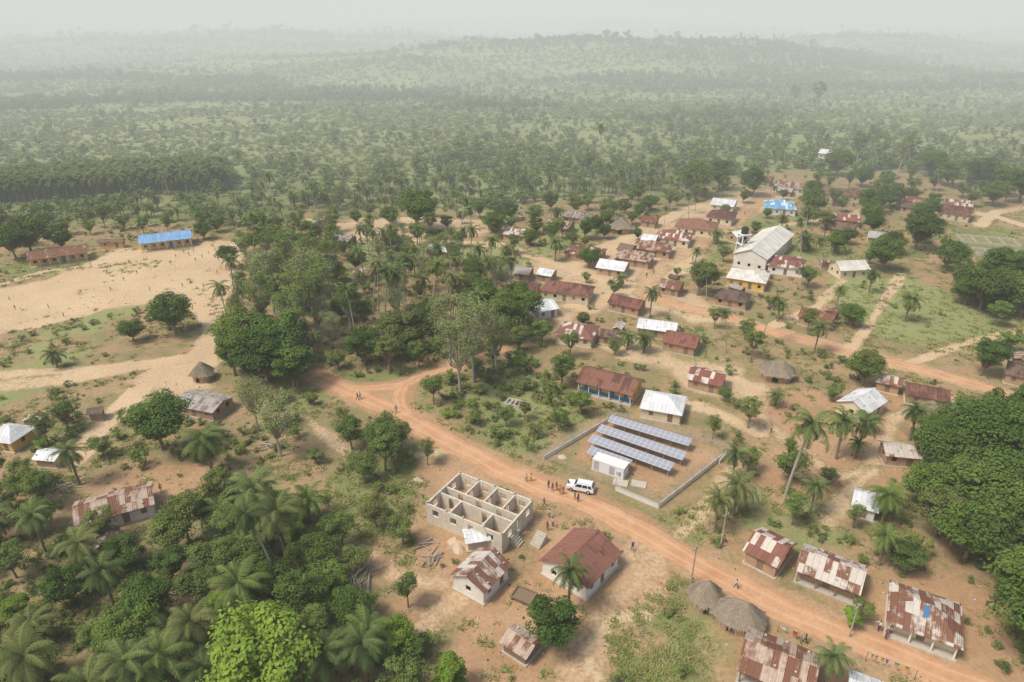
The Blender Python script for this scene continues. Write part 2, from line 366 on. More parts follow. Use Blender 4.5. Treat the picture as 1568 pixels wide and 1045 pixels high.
me=bpy.data.meshes.new('ground'); me.vertices.add(len(gx)); me.vertices.foreach_set('co',np.stack([gx,gy,gz],1).astype(np.float32).ravel())
me.loops.add(F.size); me.loops.foreach_set('vertex_index',F.astype(np.int32).ravel())
me.polygons.add(len(F)); me.polygons.foreach_set('loop_start',np.arange(0,F.size,4,dtype=np.int32))
me.polygons.foreach_set('use_smooth',np.ones(len(F),bool)); me.update(calc_edges=True)
ca=me.attributes.new('mask','FLOAT_COLOR','POINT'); ca.data.foreach_set('color',col.ravel())
m=NT('ground_earth_and_grass'); pos=m.n('ShaderNodeNewGeometry').outputs['Position']
sp=m.n('ShaderNodeSeparateColor',{0:m.attr('mask','Color')})
nA=m.noise(pos,.07,5,.65); nB=m.noise(pos,.35,4,.65); nC=m.noise(pos,1.6,4,.75); nD=m.noise(pos,.006,4,.6); nE=m.noise(pos,.03,4,.6)
base=m.mix(m.ramp(nA,.36,.58),(.25,.21,.10),(.37,.25,.14))
base=m.mix(m.ramp(nB,.46,.70),base,(.195,.20,.08))
def mk(ch,w=.9):
    a=m.math('ADD',sp.outputs[ch],m.math('MULTIPLY_ADD',nB,w,-w/2)); a=m.math('ADD',a,m.math('MULTIPLY_ADD',nC,.6,-.3)); return m.ramp(a,.22,.72)
gc=m.mix(m.ramp(nE,.35,.65),(.15,.185,.06),(.23,.25,.095)); gc=m.mix(m.ramp(nD,.42,.56),gc,(.26,.30,.12))
base=m.mix(m.math('MULTIPLY',mk(2),.85),base,gc)
oc=m.mix(m.ramp(nA,.3,.7),(.38,.225,.12),(.47,.305,.18)); base=m.mix(m.math('MULTIPLY',mk(1,.8),.92),base,oc)
sc_=m.mix(m.ramp(nA,.3,.7),(.62,.46,.285),(.51,.37,.225)); base=m.mix(m.math('MULTIPLY',mk(0,.7),.92),base,sc_)
base=m.scale(base,m.math('MULTIPLY_ADD',nC,.8,.6))
me.materials.append(m.bsdf(base,.95,.1,nC,.5,.25))
obj('ground',me)
# ------------------------------------------------------------------ roads as draped ribbons
def smooth(P,n=8):
    P=np.array(P);out=[]
    for i in range(len(P)-1):
        p0=P[max(i-1,0)];p1=P[i];p2=P[i+1];p3=P[min(i+2,len(P)-1)]
        for t in np.arange(n)/n:
            out.append(.5*((2*p1)+(-p0+p2)*t+(2*p0-5*p1+4*p2-p3)*t*t+(-p0+3*p1-3*p2+p3)*t**3))
    out.append(P[-1]); return np.array(out)
m=NT('laterite_road'); pos=m.n('ShaderNodeNewGeometry').outputs['Position']; u=m.attr('u')
n1=m.noise(pos,.25,5,.65); n2=m.noise(pos,2.2,4,.7)
tr=m.math('ABSOLUTE',m.math('SUBTRACT',m.math('ABSOLUTE',u),.38))
c=m.mix(m.ramp(n1,.3,.7),(.48,.255,.13),(.58,.35,.20)); c=m.mix(m.math('MULTIPLY',m.ramp(tr,.2,.02),.45),c,(.63,.42,.265))
c=m.scale(c,m.math('MULTIPLY_ADD',n2,.5,.75)); M['road']=m.bsdf(c,.95,.1,n2,.4,.1)
def ribbon(name,P,w,dz=.05):
    S=smooth(GP(P),14); d=np.gradient(S,axis=0); d/=np.linalg.norm(d,axis=1,keepdims=True); nrm=np.stack([-d[:,1],d[:,0]],1)
    U=np.linspace(-1,1,11)
    s=np.concatenate([[0],np.cumsum(np.linalg.norm(np.diff(S,axis=0),axis=1))])
    wl=w/2*(1+.4*(fbm(s,s*0,5,41,3)-.5)*2); wr=w/2*(1+.4*(fbm(s,s*0+99,5,43,3)-.5)*2)
    V=[]
    for uu in U:
        ww=np.where(uu<0,wl,wr)*uu; p=S+nrm*ww[:,None]; z=hgt(p[:,0],p[:,1])+dz-.10*max(0,abs(uu)-.75)/.15
        V.append(np.stack([p[:,0],p[:,1],z],1))
    V=np.stack(V,1); q=np.stack([V[:-1,:-1],V[:-1,1:],V[1:,1:],V[1:,:-1]],2).reshape(-1,4,3)[:, ::-1]
    me=mkmesh(name,[(q,'road')]); uv=np.stack([np.broadcast_to(x,(len(S)-1,10)) for x in(U[:-1],U[1:],U[1:],U[:-1])],-1).reshape(-1,4)[:, ::-1]
    a=me.attributes.new('u','FLOAT','POINT'); a.data.foreach_set('value',uv.astype(np.float32).ravel())
    return obj(name,me)
ribbon('dirt_road',ROAD,5.2,.07); ribbon('dirt_road',LOOP,3.4,.06); ribbon('dirt_road',LOOP2,3.2,.065); ribbon('dirt_road',VROAD[:9],4.2,.06)
# ------------------------------------------------------------------ houses
KEEP=[]
def wall_run(o,d,L,h,t,ops,z0=-.3):
    q=[];x=0
    for a,b,s,l in sorted(ops):
        if a>x: q.append(box(x,a,0,t,z0,h))
        if s>z0: q.append(box(a,b,0,t,z0,s))
        if l<h: q.append(box(a,b,0,t,l,h))
        x=b
    if x<L: q.append(box(x,L,0,t,z0,h))
    return rotq(np.concatenate(q),atan2(d[1],d[0]),(o[0],o[1],0))
def openings(L,door=True):
    ops=[];n=max(1,int(L/2.6)); st=L/n; dk=n//2 if door else -1
    for i in range(n):
        c=(i+.5)*st
        if i==dk: ops.append((c-.5,c+.5,.01,min(2.1,9)))
        else: ops.append((c-.45,c+.45,.95,1.95))
    return ops
def house(name,P,Q,W,roof='rust',wall='mud',h=2.6,rise=1.3,typ='gable',over=.45,porch=0.,band=None,shut='wood',tarp=False,world=False):
    zr=h+rise
    if world: p,q=P,Q
    else: p=G(P,zr);q=G(Q,zr)
    if q[0]<p[0]: p,q=q,p
    c=(p+q)/2; L=float(np.hypot(*(q-p))); a=atan2(q[1]-p[1],q[0]-p[0])
    KEEP.append((c[0],c[1],max(L,W)*.5+.8,a,L/2+1,W/2+1))
    e=empty(name,(c[0],c[1],0),a)
    wl=L-2*over; ww=W-2*over; x0=-wl/2; y0=-ww/2; yf=y0+porch; t=.2
    fo=[o for o in openings(wl) if o[3]<h]; bo=[o for o in openings(wl,False) if o[3]<h]; so=[o for o in openings(ww-porch-2*t,False) if o[3]<h]
    parts=[wall_run((x0,yf),(1,0),wl,h,t,fo),
        rotq(wall_run((0,0),(1,0),wl,h,t,bo),pi,(x0+wl,y0+ww,0)),
        wall_run((x0+wl,yf+t),(0,1),ww-porch-2*t,h,t,so),
        rotq(wall_run((0,0),(1,0),ww-porch-2*t,h,t,so),-pi/2,(x0,y0+ww-t,0))]
    pr=[(np.concatenate(parts),wall)]
    if typ=='gable':
        for sx in(-1,1):
            x=sx*(wl/2); yy=ww/2
            zt=h+rise-.1*rise; xa,xb=x,x-sx*t
            tri=np.array([[[xa,yf,h],[xa,yy,h],[xa,0,zt-.02],[xa,0,zt-.02]],[[xb,yf,h],[xb,0,zt-.02],[xb,yy,h],[xb,yy,h]]])
            pr.append((tri,wall))
    pr.append((box(x0-.25,x0+wl+.25,y0-.25,y0+ww+.25,-.35,.12),'conc'))
    if band:
        xx=x0-.02
        for (a_,b_,s_,l_) in fo:
            if s_<.5: pr.append((box(xx,x0+a_,yf-.03,yf-.003,.12,.95),band)); xx=x0+b_
        pr.append((box(xx,x0+wl+.02,yf-.03,yf-.003,.12,.95),band))
    obj('walls',mkmesh('walls',pr),parent=e)
    sh=[]
    for (a_,b_,s_,l_) in fo:
        if RNG.random()<.6 or s_<.5: sh.append(box(x0+a_+.02,x0+b_-.02,yf+.07,yf+.12,max(s_,.13),l_-.02))
    if sh: obj('doors_and_shutters',mkmesh('shutters',[(np.concatenate(sh),shut)]),parent=e)
    if porch>0:
        ps=[]; n=max(2,int(L/2.5))
        for i in range(n+1):
            x=x0+.1+(wl-.2)*i/n; ps.append(box(x-.09,x+.09,y0+.02,y0+.2,.12,h-.02))
        obj('porch_posts',mkmesh('posts',[(np.concatenate(ps),'white' if wall in('white','yellow','cream') else 'wood')]),parent=e)
    X_=L/2;Y_=W/2; zt=h+rise; ze=h-rise*over/(W/2)*1.0
    if typ=='gable':
        fs=[[(-X_,-Y_,ze),(X_,-Y_,ze),(X_,0,zt),(-X_,0,zt)],[(X_,Y_,ze),(-X_,Y_,ze),(-X_,0,zt),(X_,0,zt)]]
    else:
        k=min(Y_*.95,X_*.8)
        fs=[[(-X_,-Y_,ze),(X_,-Y_,ze),(X_-k,0,zt),(-X_+k,0,zt)],[(X_,Y_,ze),(-X_,Y_,ze),(-X_+k,0,zt),(X_-k,0,zt)],
            [(X_,-Y_,ze),(X_,Y_,ze),(X_-k,0,zt),(X_-k,0,zt)],[(-X_,Y_,ze),(-X_,-Y_,ze),(-X_+k,0,zt),(-X_+k,0,zt)]]
    fs=np.array(fs,float); lo=fs.copy(); lo[:,:,2]-=.07
    rim=[]
    for f in fs: rim.append([f[0]-[0,0,.07],f[1]-[0,0,.07],f[1],f[0]])
    if typ=='gable':
        for f in fs: rim.append([f[1]-[0,0,.07],f[2]-[0,0,.07],f[2],f[1]]); rim.append([f[3]-[0,0,.07],f[0]-[0,0,.07],f[0],f[3]])
    sheets=[]
    n=int(L/.82)
    for i in range(n):
        if RNG.random()<.55 and typ=='gable':
            xa=-X_+i*.82; xb=min(xa+.86,X_); s=RNG.choice([-1,1]); u0,u1=sorted(RNG.uniform(0,1,2))
            if u1-u0<.25: continue
            dz=RNG.uniform(0,.02)
            f=lambda u:(s*Y_*(1-u),ze+(zt-ze)*u+.035+dz)
            ya,za=f(u0);yb,zb=f(u1); qd=[(xa,ya,za),(xb,ya,za),(xb,yb,zb),(xa,yb,zb)]
            sheets.append(qd if s<0 else qd[::-1])
    R=[(fs,roof),(lo[:, ::-1],roof),(np.array(rim),roof)]
    if sheets: R.append((np.array(sheets),roof))
    kx=X_ if typ=='gable' else X_-k
    if kx>.4:
        w=.22; d=(zt-ze)/Y_*w
        R.append((np.array([[(-kx,-w,zt-d+.05),(kx,-w,zt-d+.05),(kx,0,zt+.06),(-kx,0,zt+.06)],[(kx,w,zt-d+.05),(-kx,w,zt-d+.05),(-kx,0,zt+.06),(kx,0,zt+.06)]]),roof))
    obj('roof',mkmesh('roof',R),parent=e)
    if roof in('rust','rustsilver','silver','grey') and typ=='gable':
        st=[]
        for i in range(int(RNG.integers(2,7))):
            x=RNG.uniform(-X_*.9,X_*.9);u=RNG.uniform(.1,.8);s=RNG.choice([-1,1]);y=s*Y_*(1-u);z=ze+(zt-ze)*u+.05; st.append(box(x-.12,x+.15,y-.12,y+.1,z,z+.16))
        obj('roof_weights',mkmesh('roof_weights',[(np.concatenate(st),'stone')]),parent=e)
    if tarp:
        f=lambda x,u:(x,-Y_*(1-u),ze+(zt-ze)*u+.05)
        obj('blue_tarp',mkmesh('tarp',[(np.array([[f(-.4,.55),f(.25,.58),f(.3,.95),f(-.3,.9)]]),'bluep')]),parent=e)
    return c,L,a,W
HS=[
('school_building',(40,386),(131,374),8,'rust','yellow',3,1.6,'gable',1.5),('school_building',(211,361),(292,352),9,'blue','yellow',3.2,1.6,'gable',1.5),
('market_kiosk',(150,367),(190,366),3,'brown','yellow',2.3,.6,'gable',0),('village_house',(-12,648),(32,654),6,'silver','yellow',2.6,1.6,'hip',0),
('tin_shed',(57,690),(93,693),3.6,'silver','mud',2.0,.6,'gable',0),('village_house',(110,776),(232,743),7,'rust','white',2.6,1.3,'gable',0),
('tin_shed',(280,602),(342,614),7,'grey','mud',2.3,.8,'gable',0),('tin_shed',(133,626),(158,623),3,'brown','mud',2,.5,'gable',0),
('tin_shed',(710,818),(749,812),3.4,'silver','conc',2.0,.4,'gable',0),('village_house',(713,882),(757,838),6.2,'rustsilver','white',2.7,1.5,'gable',0),
('village_house',(862,864),(917,811),8.6,'red','white',2.8,1.8,'gable',0),('tin_shed',(778,962),(820,988),4,'rust','wood',1.9,.6,'gable',0),
('village_house',(1140,977),(1255,1022),7.5,'rust','mud',2.6,1.5,'gable',1.2),('village_house',(1300,1038),(1370,1064),5,'silver','mud',2.6,1,'gable',0),
('village_house',(1364,905),(1480,944),8.6,'rustsilver','cream',2.7,1.6,'hip',1.2),('village_house',(1227,840),(1327,877),6.6,'rustsilver','mud',2.6,1.3,'gable',1.),
('village_house',(1155,812),(1210,839),7,'redsilver','mud',2.6,1.4,'gable',0),('village_house',(1308,750),(1350,762),5.5,'silver','white',2.4,1.1,'gable',0),
('village_house',(1352,678),(1408,683),5,'rustsilver','mud',2.5,1,'gable',0),('village_house',(1306,614),(1339,594),6.5,'silver','cream',2.7,1.5,'gable',0),
('village_house',(1488,612),(1580,632),7,'brown','mud',2.5,1.4,'gable',0),('village_house',(1388,585),(1456,598),6,'red','mud',2.5,1.2,'gable',0),
('village_house',(1344,570),(1384,579),5,'rustsilver','mud',2.4,1,'gable',0),('village_house',(1543,552),(1600,565),8,'brown','mud',2.6,1.4,'gable',0),
('community_building',(893,561),(979,582),8,'red','yellow',3,1.7,'gable',1.2),('village_house',(985,600),(1050,611),8,'silver','cream',2.6,1.5,'hip',0),
('village_house',(1058,561),(1112,573),7,'redsilver','mud',2.6,1.3,'gable',0),('village_house',(1228,470),(1280,482),7,'rust','mud',2.6,1.3,'gable',0),
('village_house',(832,428),(908,437),9,'red','cream',2.9,1.7,'hip',0),('village_house',(783,430),(826,434),8,'red','mud',2.6,1.4,'hip',0),
('village_house',(814,464),(847,458),7,'silver','white',2.6,1.2,'gable',0),('village_house',(856,492),(914,500),8,'redsilver','cream',2.7,1.6,'hip',0),
('village_house',(919,503),(945,507),4.5,'brown','mud',2.3,.9,'gable',0),('village_house',(978,487),(1038,495),7,'silver','mud',2.6,1.2,'gable',0),
('village_house',(1020,506),(1072,516),7,'red','mud',2.6,1.3,'gable',0),('village_house',(937,450),(986,460),7,'red','mud',2.6,1.3,'gable',0),
('village_house',(1012,426),(1046,432),7,'rust','mud',2.5,1.3,'gable',0),('village_house',(1099,440),(1150,449),8,'brown','mud',2.5,1.5,'hip',0),
('village_house',(1117,409),(1178,418),9,'creamr','yellow',3,1.6,'hip',0),('village_house',(1178,389),(1236,396),10,'redsilver','white',2.9,1.9,'hip',0),
('church_hall',(1150,382),(1194,345),11,'creamr','white',4.6,2.2,'gable',0),('village_house',(1279,400),(1325,398),8,'creamr','cream',2.9,1.7,'gable',0),
('clinic_building',(1172,304),(1220,307),12,'bluewhite','white',3,2.2,'hip',0),
('village_house',(945,380),(1000,387),10,'rust','mud',2.6,1.7,'hip',0),('village_house',(972,366),(1030,372),10,'rust','mud',2.7,1.7,'hip',0),
('village_house',(1006,349),(1060,355),11,'redsilver','cream',2.8,1.9,'hip',0),('village_house',(1038,332),(1100,339),12,'red','cream',2.9,2,'hip',0),
('village_house',(1086,319),(1127,324),10,'red','cream',2.8,1.8,'hip',0),('village_house',(1092,303),(1128,307),9,'silver','cream',2.7,1.5,'gable',0),
('village_house',(918,396),(962,402),9,'silver','mud',2.6,1.4,'gable',0),('village_house',(870,373),(925,380),9,'redsilver','mud',2.7,1.6,'hip',0),
('village_house',(836,335),(876,340),9,'rust','mud',2.7,1.5,'gable',0),('village_house',(865,321),(903,325),9,'grey','mud',2.7,1.5,'hip',0),
('village_house',(774,348),(811,352),8,'rustsilver','mud',2.6,1.3,'gable',0),('village_house',(657,373),(690,378),6,'silver','mud',2.5,1,'gable',0),
('village_house',(1258,286),(1320,292),10,'red','cream',2.8,1.7,'gable',0),('village_house',(1188,277),(1236,282),9,'rust','white',2.8,1.5,'gable',0),
('village_house',(1158,268),(1184,271),8,'red','mud',2.7,1.3,'gable',0),('village_house',(1440,312),(1491,319),11,'red','cream',2.8,1.8,'gable',0),
('village_house',(1446,304),(1490,308),9,'redsilver','cream',2.8,1.6,'gable',0),('village_house',(1375,298),(1420,304),9,'rust','cream',2.7,1.5,'gable',0),
('village_house',(1260,336),(1312,344),9,'brown','mud',2.7,1.5,'gable',0),('village_house',(1272,326),(1318,330),8,'redsilver','mud',2.7,1.4,'gable',0),
('village_house',(1330,353),(1370,358),8,'grey','mud',2.6,1.3,'gable',0),('village_house',(984,330),(1008,333),7,'rust','mud',2.5,1.2,'gable',0),
('village_house',(485,334),(507,337),6,'silver','mud',2.5,1,'gable',0),('village_house',(500,357),(540,362),6,'grey','mud',2.5,1,'gable',0),
('village_house',(546,408),(574,412),6,'rust','mud',2.5,1,'gable',0),('tin_shed',(660,511),(692,504),5,'grey','mud',2.4,.8,'gable',0),
('village_house',(1257,228),(1276,230),9,'silver','white',3,1.5,'gable',0),('village_house',(1508,254),(1536,258),9,'silver','white',3,1.5,'gable',0),
('village_house',(985,358),(1008,361),7,'silver','mud',2.5,1,'gable',0),('village_house',(826,410),(850,414),6,'silver','mud',2.4,1,'gable',0),
('village_house',(790,408),(815,411),6,'grey','mud',2.4,1,'gable',0),('village_house',(1382,308),(1410,312),8,'brown','mud',2.6,1.3,'gable',0),
('village_house',(950,372),(972,376),7,'brown','mud',2.5,1.3,'gable',0),('village_house',(1120,355),(1138,352),6,'silver','mud',2.5,1.2,'gable',0),('village_house',(1540,420),(1568,424),8,'rust','mud',2.6,1.3,'gable',0),('tin_shed',(1190,286),(1215,289),6,'grey','mud',2.4,1,'gable',0)]
done=[]
for n_,P,Q,W,rf,wl,h,ri,ty,po in HS:
    r=house(n_,P,Q,W*(RNG.uniform(.9,1.12) if n_=='village_house' and P[1]<520 else 1),rf,wl,h,ri,ty,porch=po,band='bluep' if n_ in('community_building',) else None,shut='bluep' if 'school' in n_ or n_=='community_building' else 'wood',tarp=(P==(1364,905)))
    if n_=='village_house' and 260<P[1]<800: done.append(r)
# thatched huts
m=NT('thatch'); co=m.n('ShaderNodeTexCoord').outputs['Object']; lv=m.attr('lv'); n1=m.noise(co,1.2,4,.7); n2=m.noise(co,9,3,.7)
c=m.mix(n1,(.17,.14,.10),(.38,.31,.23)); c=m.mix(m.math('MULTIPLY',lv,.5),c,(.46,.38,.28)); c=m.scale(c,m.math('MULTIPLY_ADD',n2,.6,.65)); M['thatch']=m.bsdf(c,.95,.1,n2,.6,.1)
def thatch(u,v,L,W,ang,h=1.7,top=2.6):
    c=G((u,v)); e=empty('thatched_hut',(c[0],c[1],0),radians(ang)); KEEP.append((c[0],c[1],max(L,W)/2+.8,radians(ang),L/2+1,W/2+1))
    nu,nv=40,9; rng=np.random.default_rng(int(u)); V=np.zeros((nv+1,nu+1,3)); ph=rng.uniform(0,6,6)
    for j in range(nv+1):
        s=j/nv; r=(1-s)**.85*1.0
        for i in range(nu+1):
            t=(i%nu)*2*pi/nu; w=1+.05*sin(3*t+ph[0])+.04*sin(7*t+ph[1])*(1-s)+.02*sin(11*t+5*s+ph[2])
            ct,st=cos(t),sin(t); x=math.copysign(abs(ct)**.75,ct)*L/2; y=math.copysign(abs(st)**.75,st)*W/2
            rx=.22*(1-r)+r if L>W*1.15 else r
            V[j,i]=[x*(rx if s<1 else .22*(L>W*1.15))*w,y*r*w,h+top*(s**1.12)+.1*sin(5*t+ph[3]+6*s)*(1-s)]
    q=np.stack([V[:-1,:-1],V[:-1,1:],V[1:,1:],V[1:,:-1]],2).reshape(-1,4,3)
    k=2600; jj=rng.integers(0,nv,k);it=rng.integers(0,nu,k); a=V[jj,it]; b=V[np.minimum(jj+1,nv),it]; cc=V[jj,it+1]; f=rng.random((k,1)); g=rng.random((k,1)); p=a+(b-a)*f+(cc-a)*g
    dn=(a-b);dn/=np.linalg.norm(dn,axis=1,keepdims=True)+1e-9; sd=(cc-a);sd/=np.linalg.norm(sd,axis=1,keepdims=True)+1e-9; up=np.cross(sd,-dn)
    up*=np.sign(up[:,2:3]+1e-6); lo=p+dn*rng.uniform(.3,.6,(k,1))+up*rng.uniform(.02,.1,(k,1))
    sq=np.stack([p+sd*.04,p-sd*.04,lo-sd*.02,lo+sd*.02],1)
    obj('roof',mkmesh('thatch_roof',[(q,'thatch',.4),(sq,'thatch',rng.random(k))]),parent=e)
    w=[]
    for i in range(20):
        if i==14: continue
        t0,t1=i*2*pi/20,(i+1)*2*pi/20
        f=lambda t:(math.copysign(abs(cos(t))**.75,cos(t))*L*.4,math.copysign(abs(sin(t))**.75,sin(t))*W*.4)
        a=f(t0);b=f(t1); w.append([(a[0],a[1],-.3),(b[0],b[1],-.3),(b[0],b[1],h+.35),(a[0],a[1],h+.35)])
    obj('walls',mkmesh('hut_wall',[(np.array(w),'mud')]),parent=e)
thatch(1080,925,4.6,4.6,0); thatch(1128,955,7,5,-25); thatch(1188,578,8,6.5,-10); thatch(1420,645,7,6.5,0,1.8,3); thatch(312,580,5,5,0)
thatch(903,347,8.5,7.5,0,2,3);thatch(950,355,9,8,0,2,3.4)
# ------------------------------------------------------------------ unfinished block building
zt=3.7
A=G((704,723),zt);B=G((816,766),zt);C=G((668,776),zt)
ang=atan2(B[1]-A[1],B[0]-A[0]); L=float(np.hypot(*(B-A))); W=float(np.hypot(*(C-A)))
e=empty('unfinished_block_building',(A[0],A[1],0),ang)
cc=(B+C)/2; KEEP.append((cc[0],cc[1],max(L,W)*.6,ang,L/2+1.5,W/2+1.5))
m=NT('concrete_blocks'); co=m.n('ShaderNodeTexCoord').outputs['Object']; spn=m.n('ShaderNodeSeparateXYZ',{0:co})
v=m.n('ShaderNodeCombineXYZ',{0:m.math('ADD',spn.outputs[0],spn.outputs[1]),1:spn.outputs[2]}).outputs[0]
br=m.n('ShaderNodeTexBrick',{'Vector':v,'Color1':(.70,.64,.52,1),'Color2':(.57,.52,.42,1),'Mortar':(.40,.36,.30,1),'Scale':1.,'Mortar Size':.018,'Brick Width':.42,'Row Height':.21})
nn=m.noise(co,.9,4,.7); M['blocks']=m.bsdf(m.scale(br.outputs['Color'],m.math('MULTIPLY_ADD',nn,.6,.74)),.95,.1,nn,.3,.05)
t=.24; q=[]
fl=.75
ww=lambda c:(c-.6,c+.6,fl+1.0,fl+2.2); dd=lambda c:(c-.5,c+.5,fl+.0,fl+2.3)
def hwall(y,ops,x0=0,x1=None,h=zt):
    x1=L if x1 is None else x1; q.append(wall_run((x0,y-t),(1,0),x1-x0,h,t,ops))
def vwall(x,y0,y1,ops,h=zt): q.append(rotq(wall_run((0,0),(1,0),y1-y0,h,t,ops),pi/2,(x+t,y0,0)))
wins=[ww(L*k) for k in(.13,.37,.62,.87)]
hwall(0,wins); hwall(-W+t,[ww(L*.13),ww(L*.37),dd(L*.6),ww(L*.85)])
hi=zt-.25
hwall(-W*.42,[dd(L*.2),dd(L*.45),dd(L*.72)],t,L-t,hi); hwall(-W*.60,[dd(L*.15),dd(L*.6)],t,L-t,hi)
vwall(0,-W+t,-t,[ww(W*.2),ww(W*.75)]); vwall(L-t,-W+t,-t,[ww(W*.22),dd(W*.5),ww(W*.8)])
for k in(.27,.52,.76): vwall(L*k,-W*.42,-t,[dd(1.4)],hi)
for k in(.3,.72): vwall(L*k,-W+t,-W*.60-t,[],hi)
obj('block_walls',mkmesh('block_walls',[(np.concatenate(q),'blocks')]),parent=e)
M['orange_fill']=plain('laterite_fill',(.40,.26,.15),sc=1,var=.3)
obj('floor_fill',mkmesh('floor',[(box(.25,L-.25,-W+.25,-.25,-.2,fl-.02),'orange_fill')]),parent=e)
q=[box(x-.14,x+.14,y-.14,y+.14,zt+.003,zt+.35) for x in(.16,L*.27+.12,L*.5,L*.76+.12,L-.16) for y in(-.16,-W+.16)]
obj('column_stubs',mkmesh('stubs',[(np.concatenate(q),'conc')]),parent=e)
q=[box(L+.05+i*.3,L+.05+(i+1)*.3,-W*.75,-W*.75+1.6,-.3,1.5-i*.3) for i in range(5)]
obj('entrance_steps',mkmesh('steps',[(np.concatenate(q),'conc')]),parent=e)
def steps(u,v,ang):
    c=G((u,v)); q=[box(-.9,.9,i*.32,(i+1)*.32,-.3,.2+.2*i) for i in range(7)]
    obj('concrete_steps',mkmesh('concrete_steps',[(np.concatenate(q),'conc')]),(c[0],c[1],0),radians(ang))
steps(818,838,-35)
# ------------------------------------------------------------------ solar compound
m=NT('solar_cells'); co=m.n('ShaderNodeTexCoord').outputs['Object']; spn=m.n('ShaderNodeSeparateXYZ',{0:co})
def grid(o,p,w): return m.math('LESS_THAN',m.math('FRACT',m.math('DIVIDE',m.math('ADD',o,100.*p),p)),w)
g=m.math('MAXIMUM',grid(spn.outputs[0],1.02,.06),grid(spn.outputs[1],1.15,.05)); g2=m.math('MAXIMUM',grid(spn.outputs[0],.17,.10),grid(spn.outputs[1],.17,.10))
c=m.mix(m.math('MULTIPLY',g2,.3),(.33,.34,.38),(.52,.53,.55)); c=m.mix(g,c,(.70,.71,.72))
M['pv']=m.bsdf(c,.22,1.0)
K=[(832,704),(944,638),(1118,692),(1008,778)]
comp=[G(p) for p in K]; CP=np.array(comp); pc=CP.mean(0); KEEP.append((pc[0],pc[1],15,0,0,0))
def solar_row(P,Q,depth=3.4):
    p=G(P,1.9);q_=G(Q,1.9); L=float(np.hypot(*(q_-p)))
    a=atan2(q_[1]-p[1],q_[0]-p[0]); c=(p+q_)/2
    e=empty('solar_panel_array',(c[0],c[1],1.9),a)
    L=round(L/1.02)*1.02
    o=obj('panels',mkmesh('panels',[(box(-L/2,L/2,-depth/2,depth/2,-.03,.03),'pv')]),parent=e); o.rotation_euler=(radians(8),0,0)
    q=[]; n=int(L/3)
    for i in range(n+1):
        x=-L/2+.4+(L-.8)*i/n
        q+= [tube((x,-depth*.33,-2.0),(x,-depth*.33,-.2),.05,.05,5),tube((x,depth*.33,-2.0),(x,depth*.33,.05),.05,.05,5),tube((x,-depth*.45,-.28),(x,depth*.45,.06),.04,.04,4)]
    obj('support_frame',mkmesh('frame',[(np.concatenate(q),'steel')]),parent=e)
solar_row((935,641),(1056,677),2.3);solar_row((917,655),(1048,699),2.35);solar_row((903,670),(1031,716),2.35);solar_row((901,688),(966,711),2.2)
p=G((934,722)); a=atan2(*(G((960,731))-G((905,712)))[::-1]); e=empty('battery_container',(p[0],p[1],0),a)
obj('container_body',mkmesh('cont',[(box(-3,3,-1.2,1.2,.25,2.3),'litter'),(box(-3.2,3.2,-1.4,1.4,-.3,.22),'conc'),(box(-3.05,3.05,-1.25,1.25,2.303,2.38),'litter'),(box(-2.7,-1.7,-1.23,-1.203,.4,2.1),'steel'),(box(.3,1.3,-1.23,-1.203,.4,2.1),'steel'),(box(1.8,2.4,-1.5,-1.203,1,1.6),'steel')]),parent=e)
def concrete_pad(u,v,a):
    c=G((u,v)); obj('concrete_slab',mkmesh('slab',[(box(-1.3,1.3,-.9,.9,-.3,.15),'conc')]),(c[0],c[1],0),a)
concrete_pad(978,742,-.3); concrete_pad(950,740,-.3)
def cwall(name,a,b,h,mat='conc',fence=True):
    d=b-a; L=float(np.hypot(*d)); an=atan2(d[1],d[0]); e=empty(name,(a[0],a[1],0),an)
    if h>0: obj('wall_base',mkmesh('w',[(box(0,L,-.1,.1,-.4,h),mat),(box(-.02,L+.02,-.14,.14,h+.002,h+.07),'conc')]),parent=e)
    if fence:
        q=[]; n=int(L/2.5)
        for i in range(n+1): q.append(tube((L*i/n,0,-.3),(L*i/n,0,2.3),.045,.04,5))
        for z in(.3,.6,.9,1.2,1.5,1.8,2.1): q.append(tube((0,0,z),(L,0,z),.012,.012,3))
        obj('posts_and_wire',mkmesh('pw',[(np.concatenate(q),'steel')]),parent=e)
cwall('compound_wall',comp[0],comp[1],.7,'white');cwall('compound_wall',comp[1],comp[2],.0);cwall('compound_wall',comp[2],comp[3],.8,'white')
m_=comp[3]+(comp[0]-comp[3])*.35; cwall('compound_wall',comp[3],m_,.8,'white'); cwall('compound_wall',m_,comp[0],.0)
cwall('compound_wall',comp[2],comp[2]+np.array([-3.,-3.5]),.7,'white',False)
def foundation(u,v,L,W,a,h=.5):
    c=G((u,v)); q=[box(-L/2,L/2,-W/2,-W/2+.25,-.3,h),box(-L/2,L/2,W/2-.25,W/2,-.3,h)]
    for k in range(5): x=-L/2+(L-.25)*k/4; q.append(box(x,x+.25,-W/2+.25,W/2-.25,-.3,h if k%2==0 else h*.8))
    q.append(box(-L/2+.25,-L/2+(L-.25)/4,-.12,.12,-.3,h*.7))
    obj('building_foundation',mkmesh('foundation',[(np.concatenate(q),'conc')]),(c[0],c[1],0),a); KEEP.append((c[0],c[1],L/2+2,0,0,0))
foundation(1512,370,18,9,-.3,.7);foundation(1530,390,15,8,-.3,.7); foundation(789,622,4,2.6,-.4,.9)
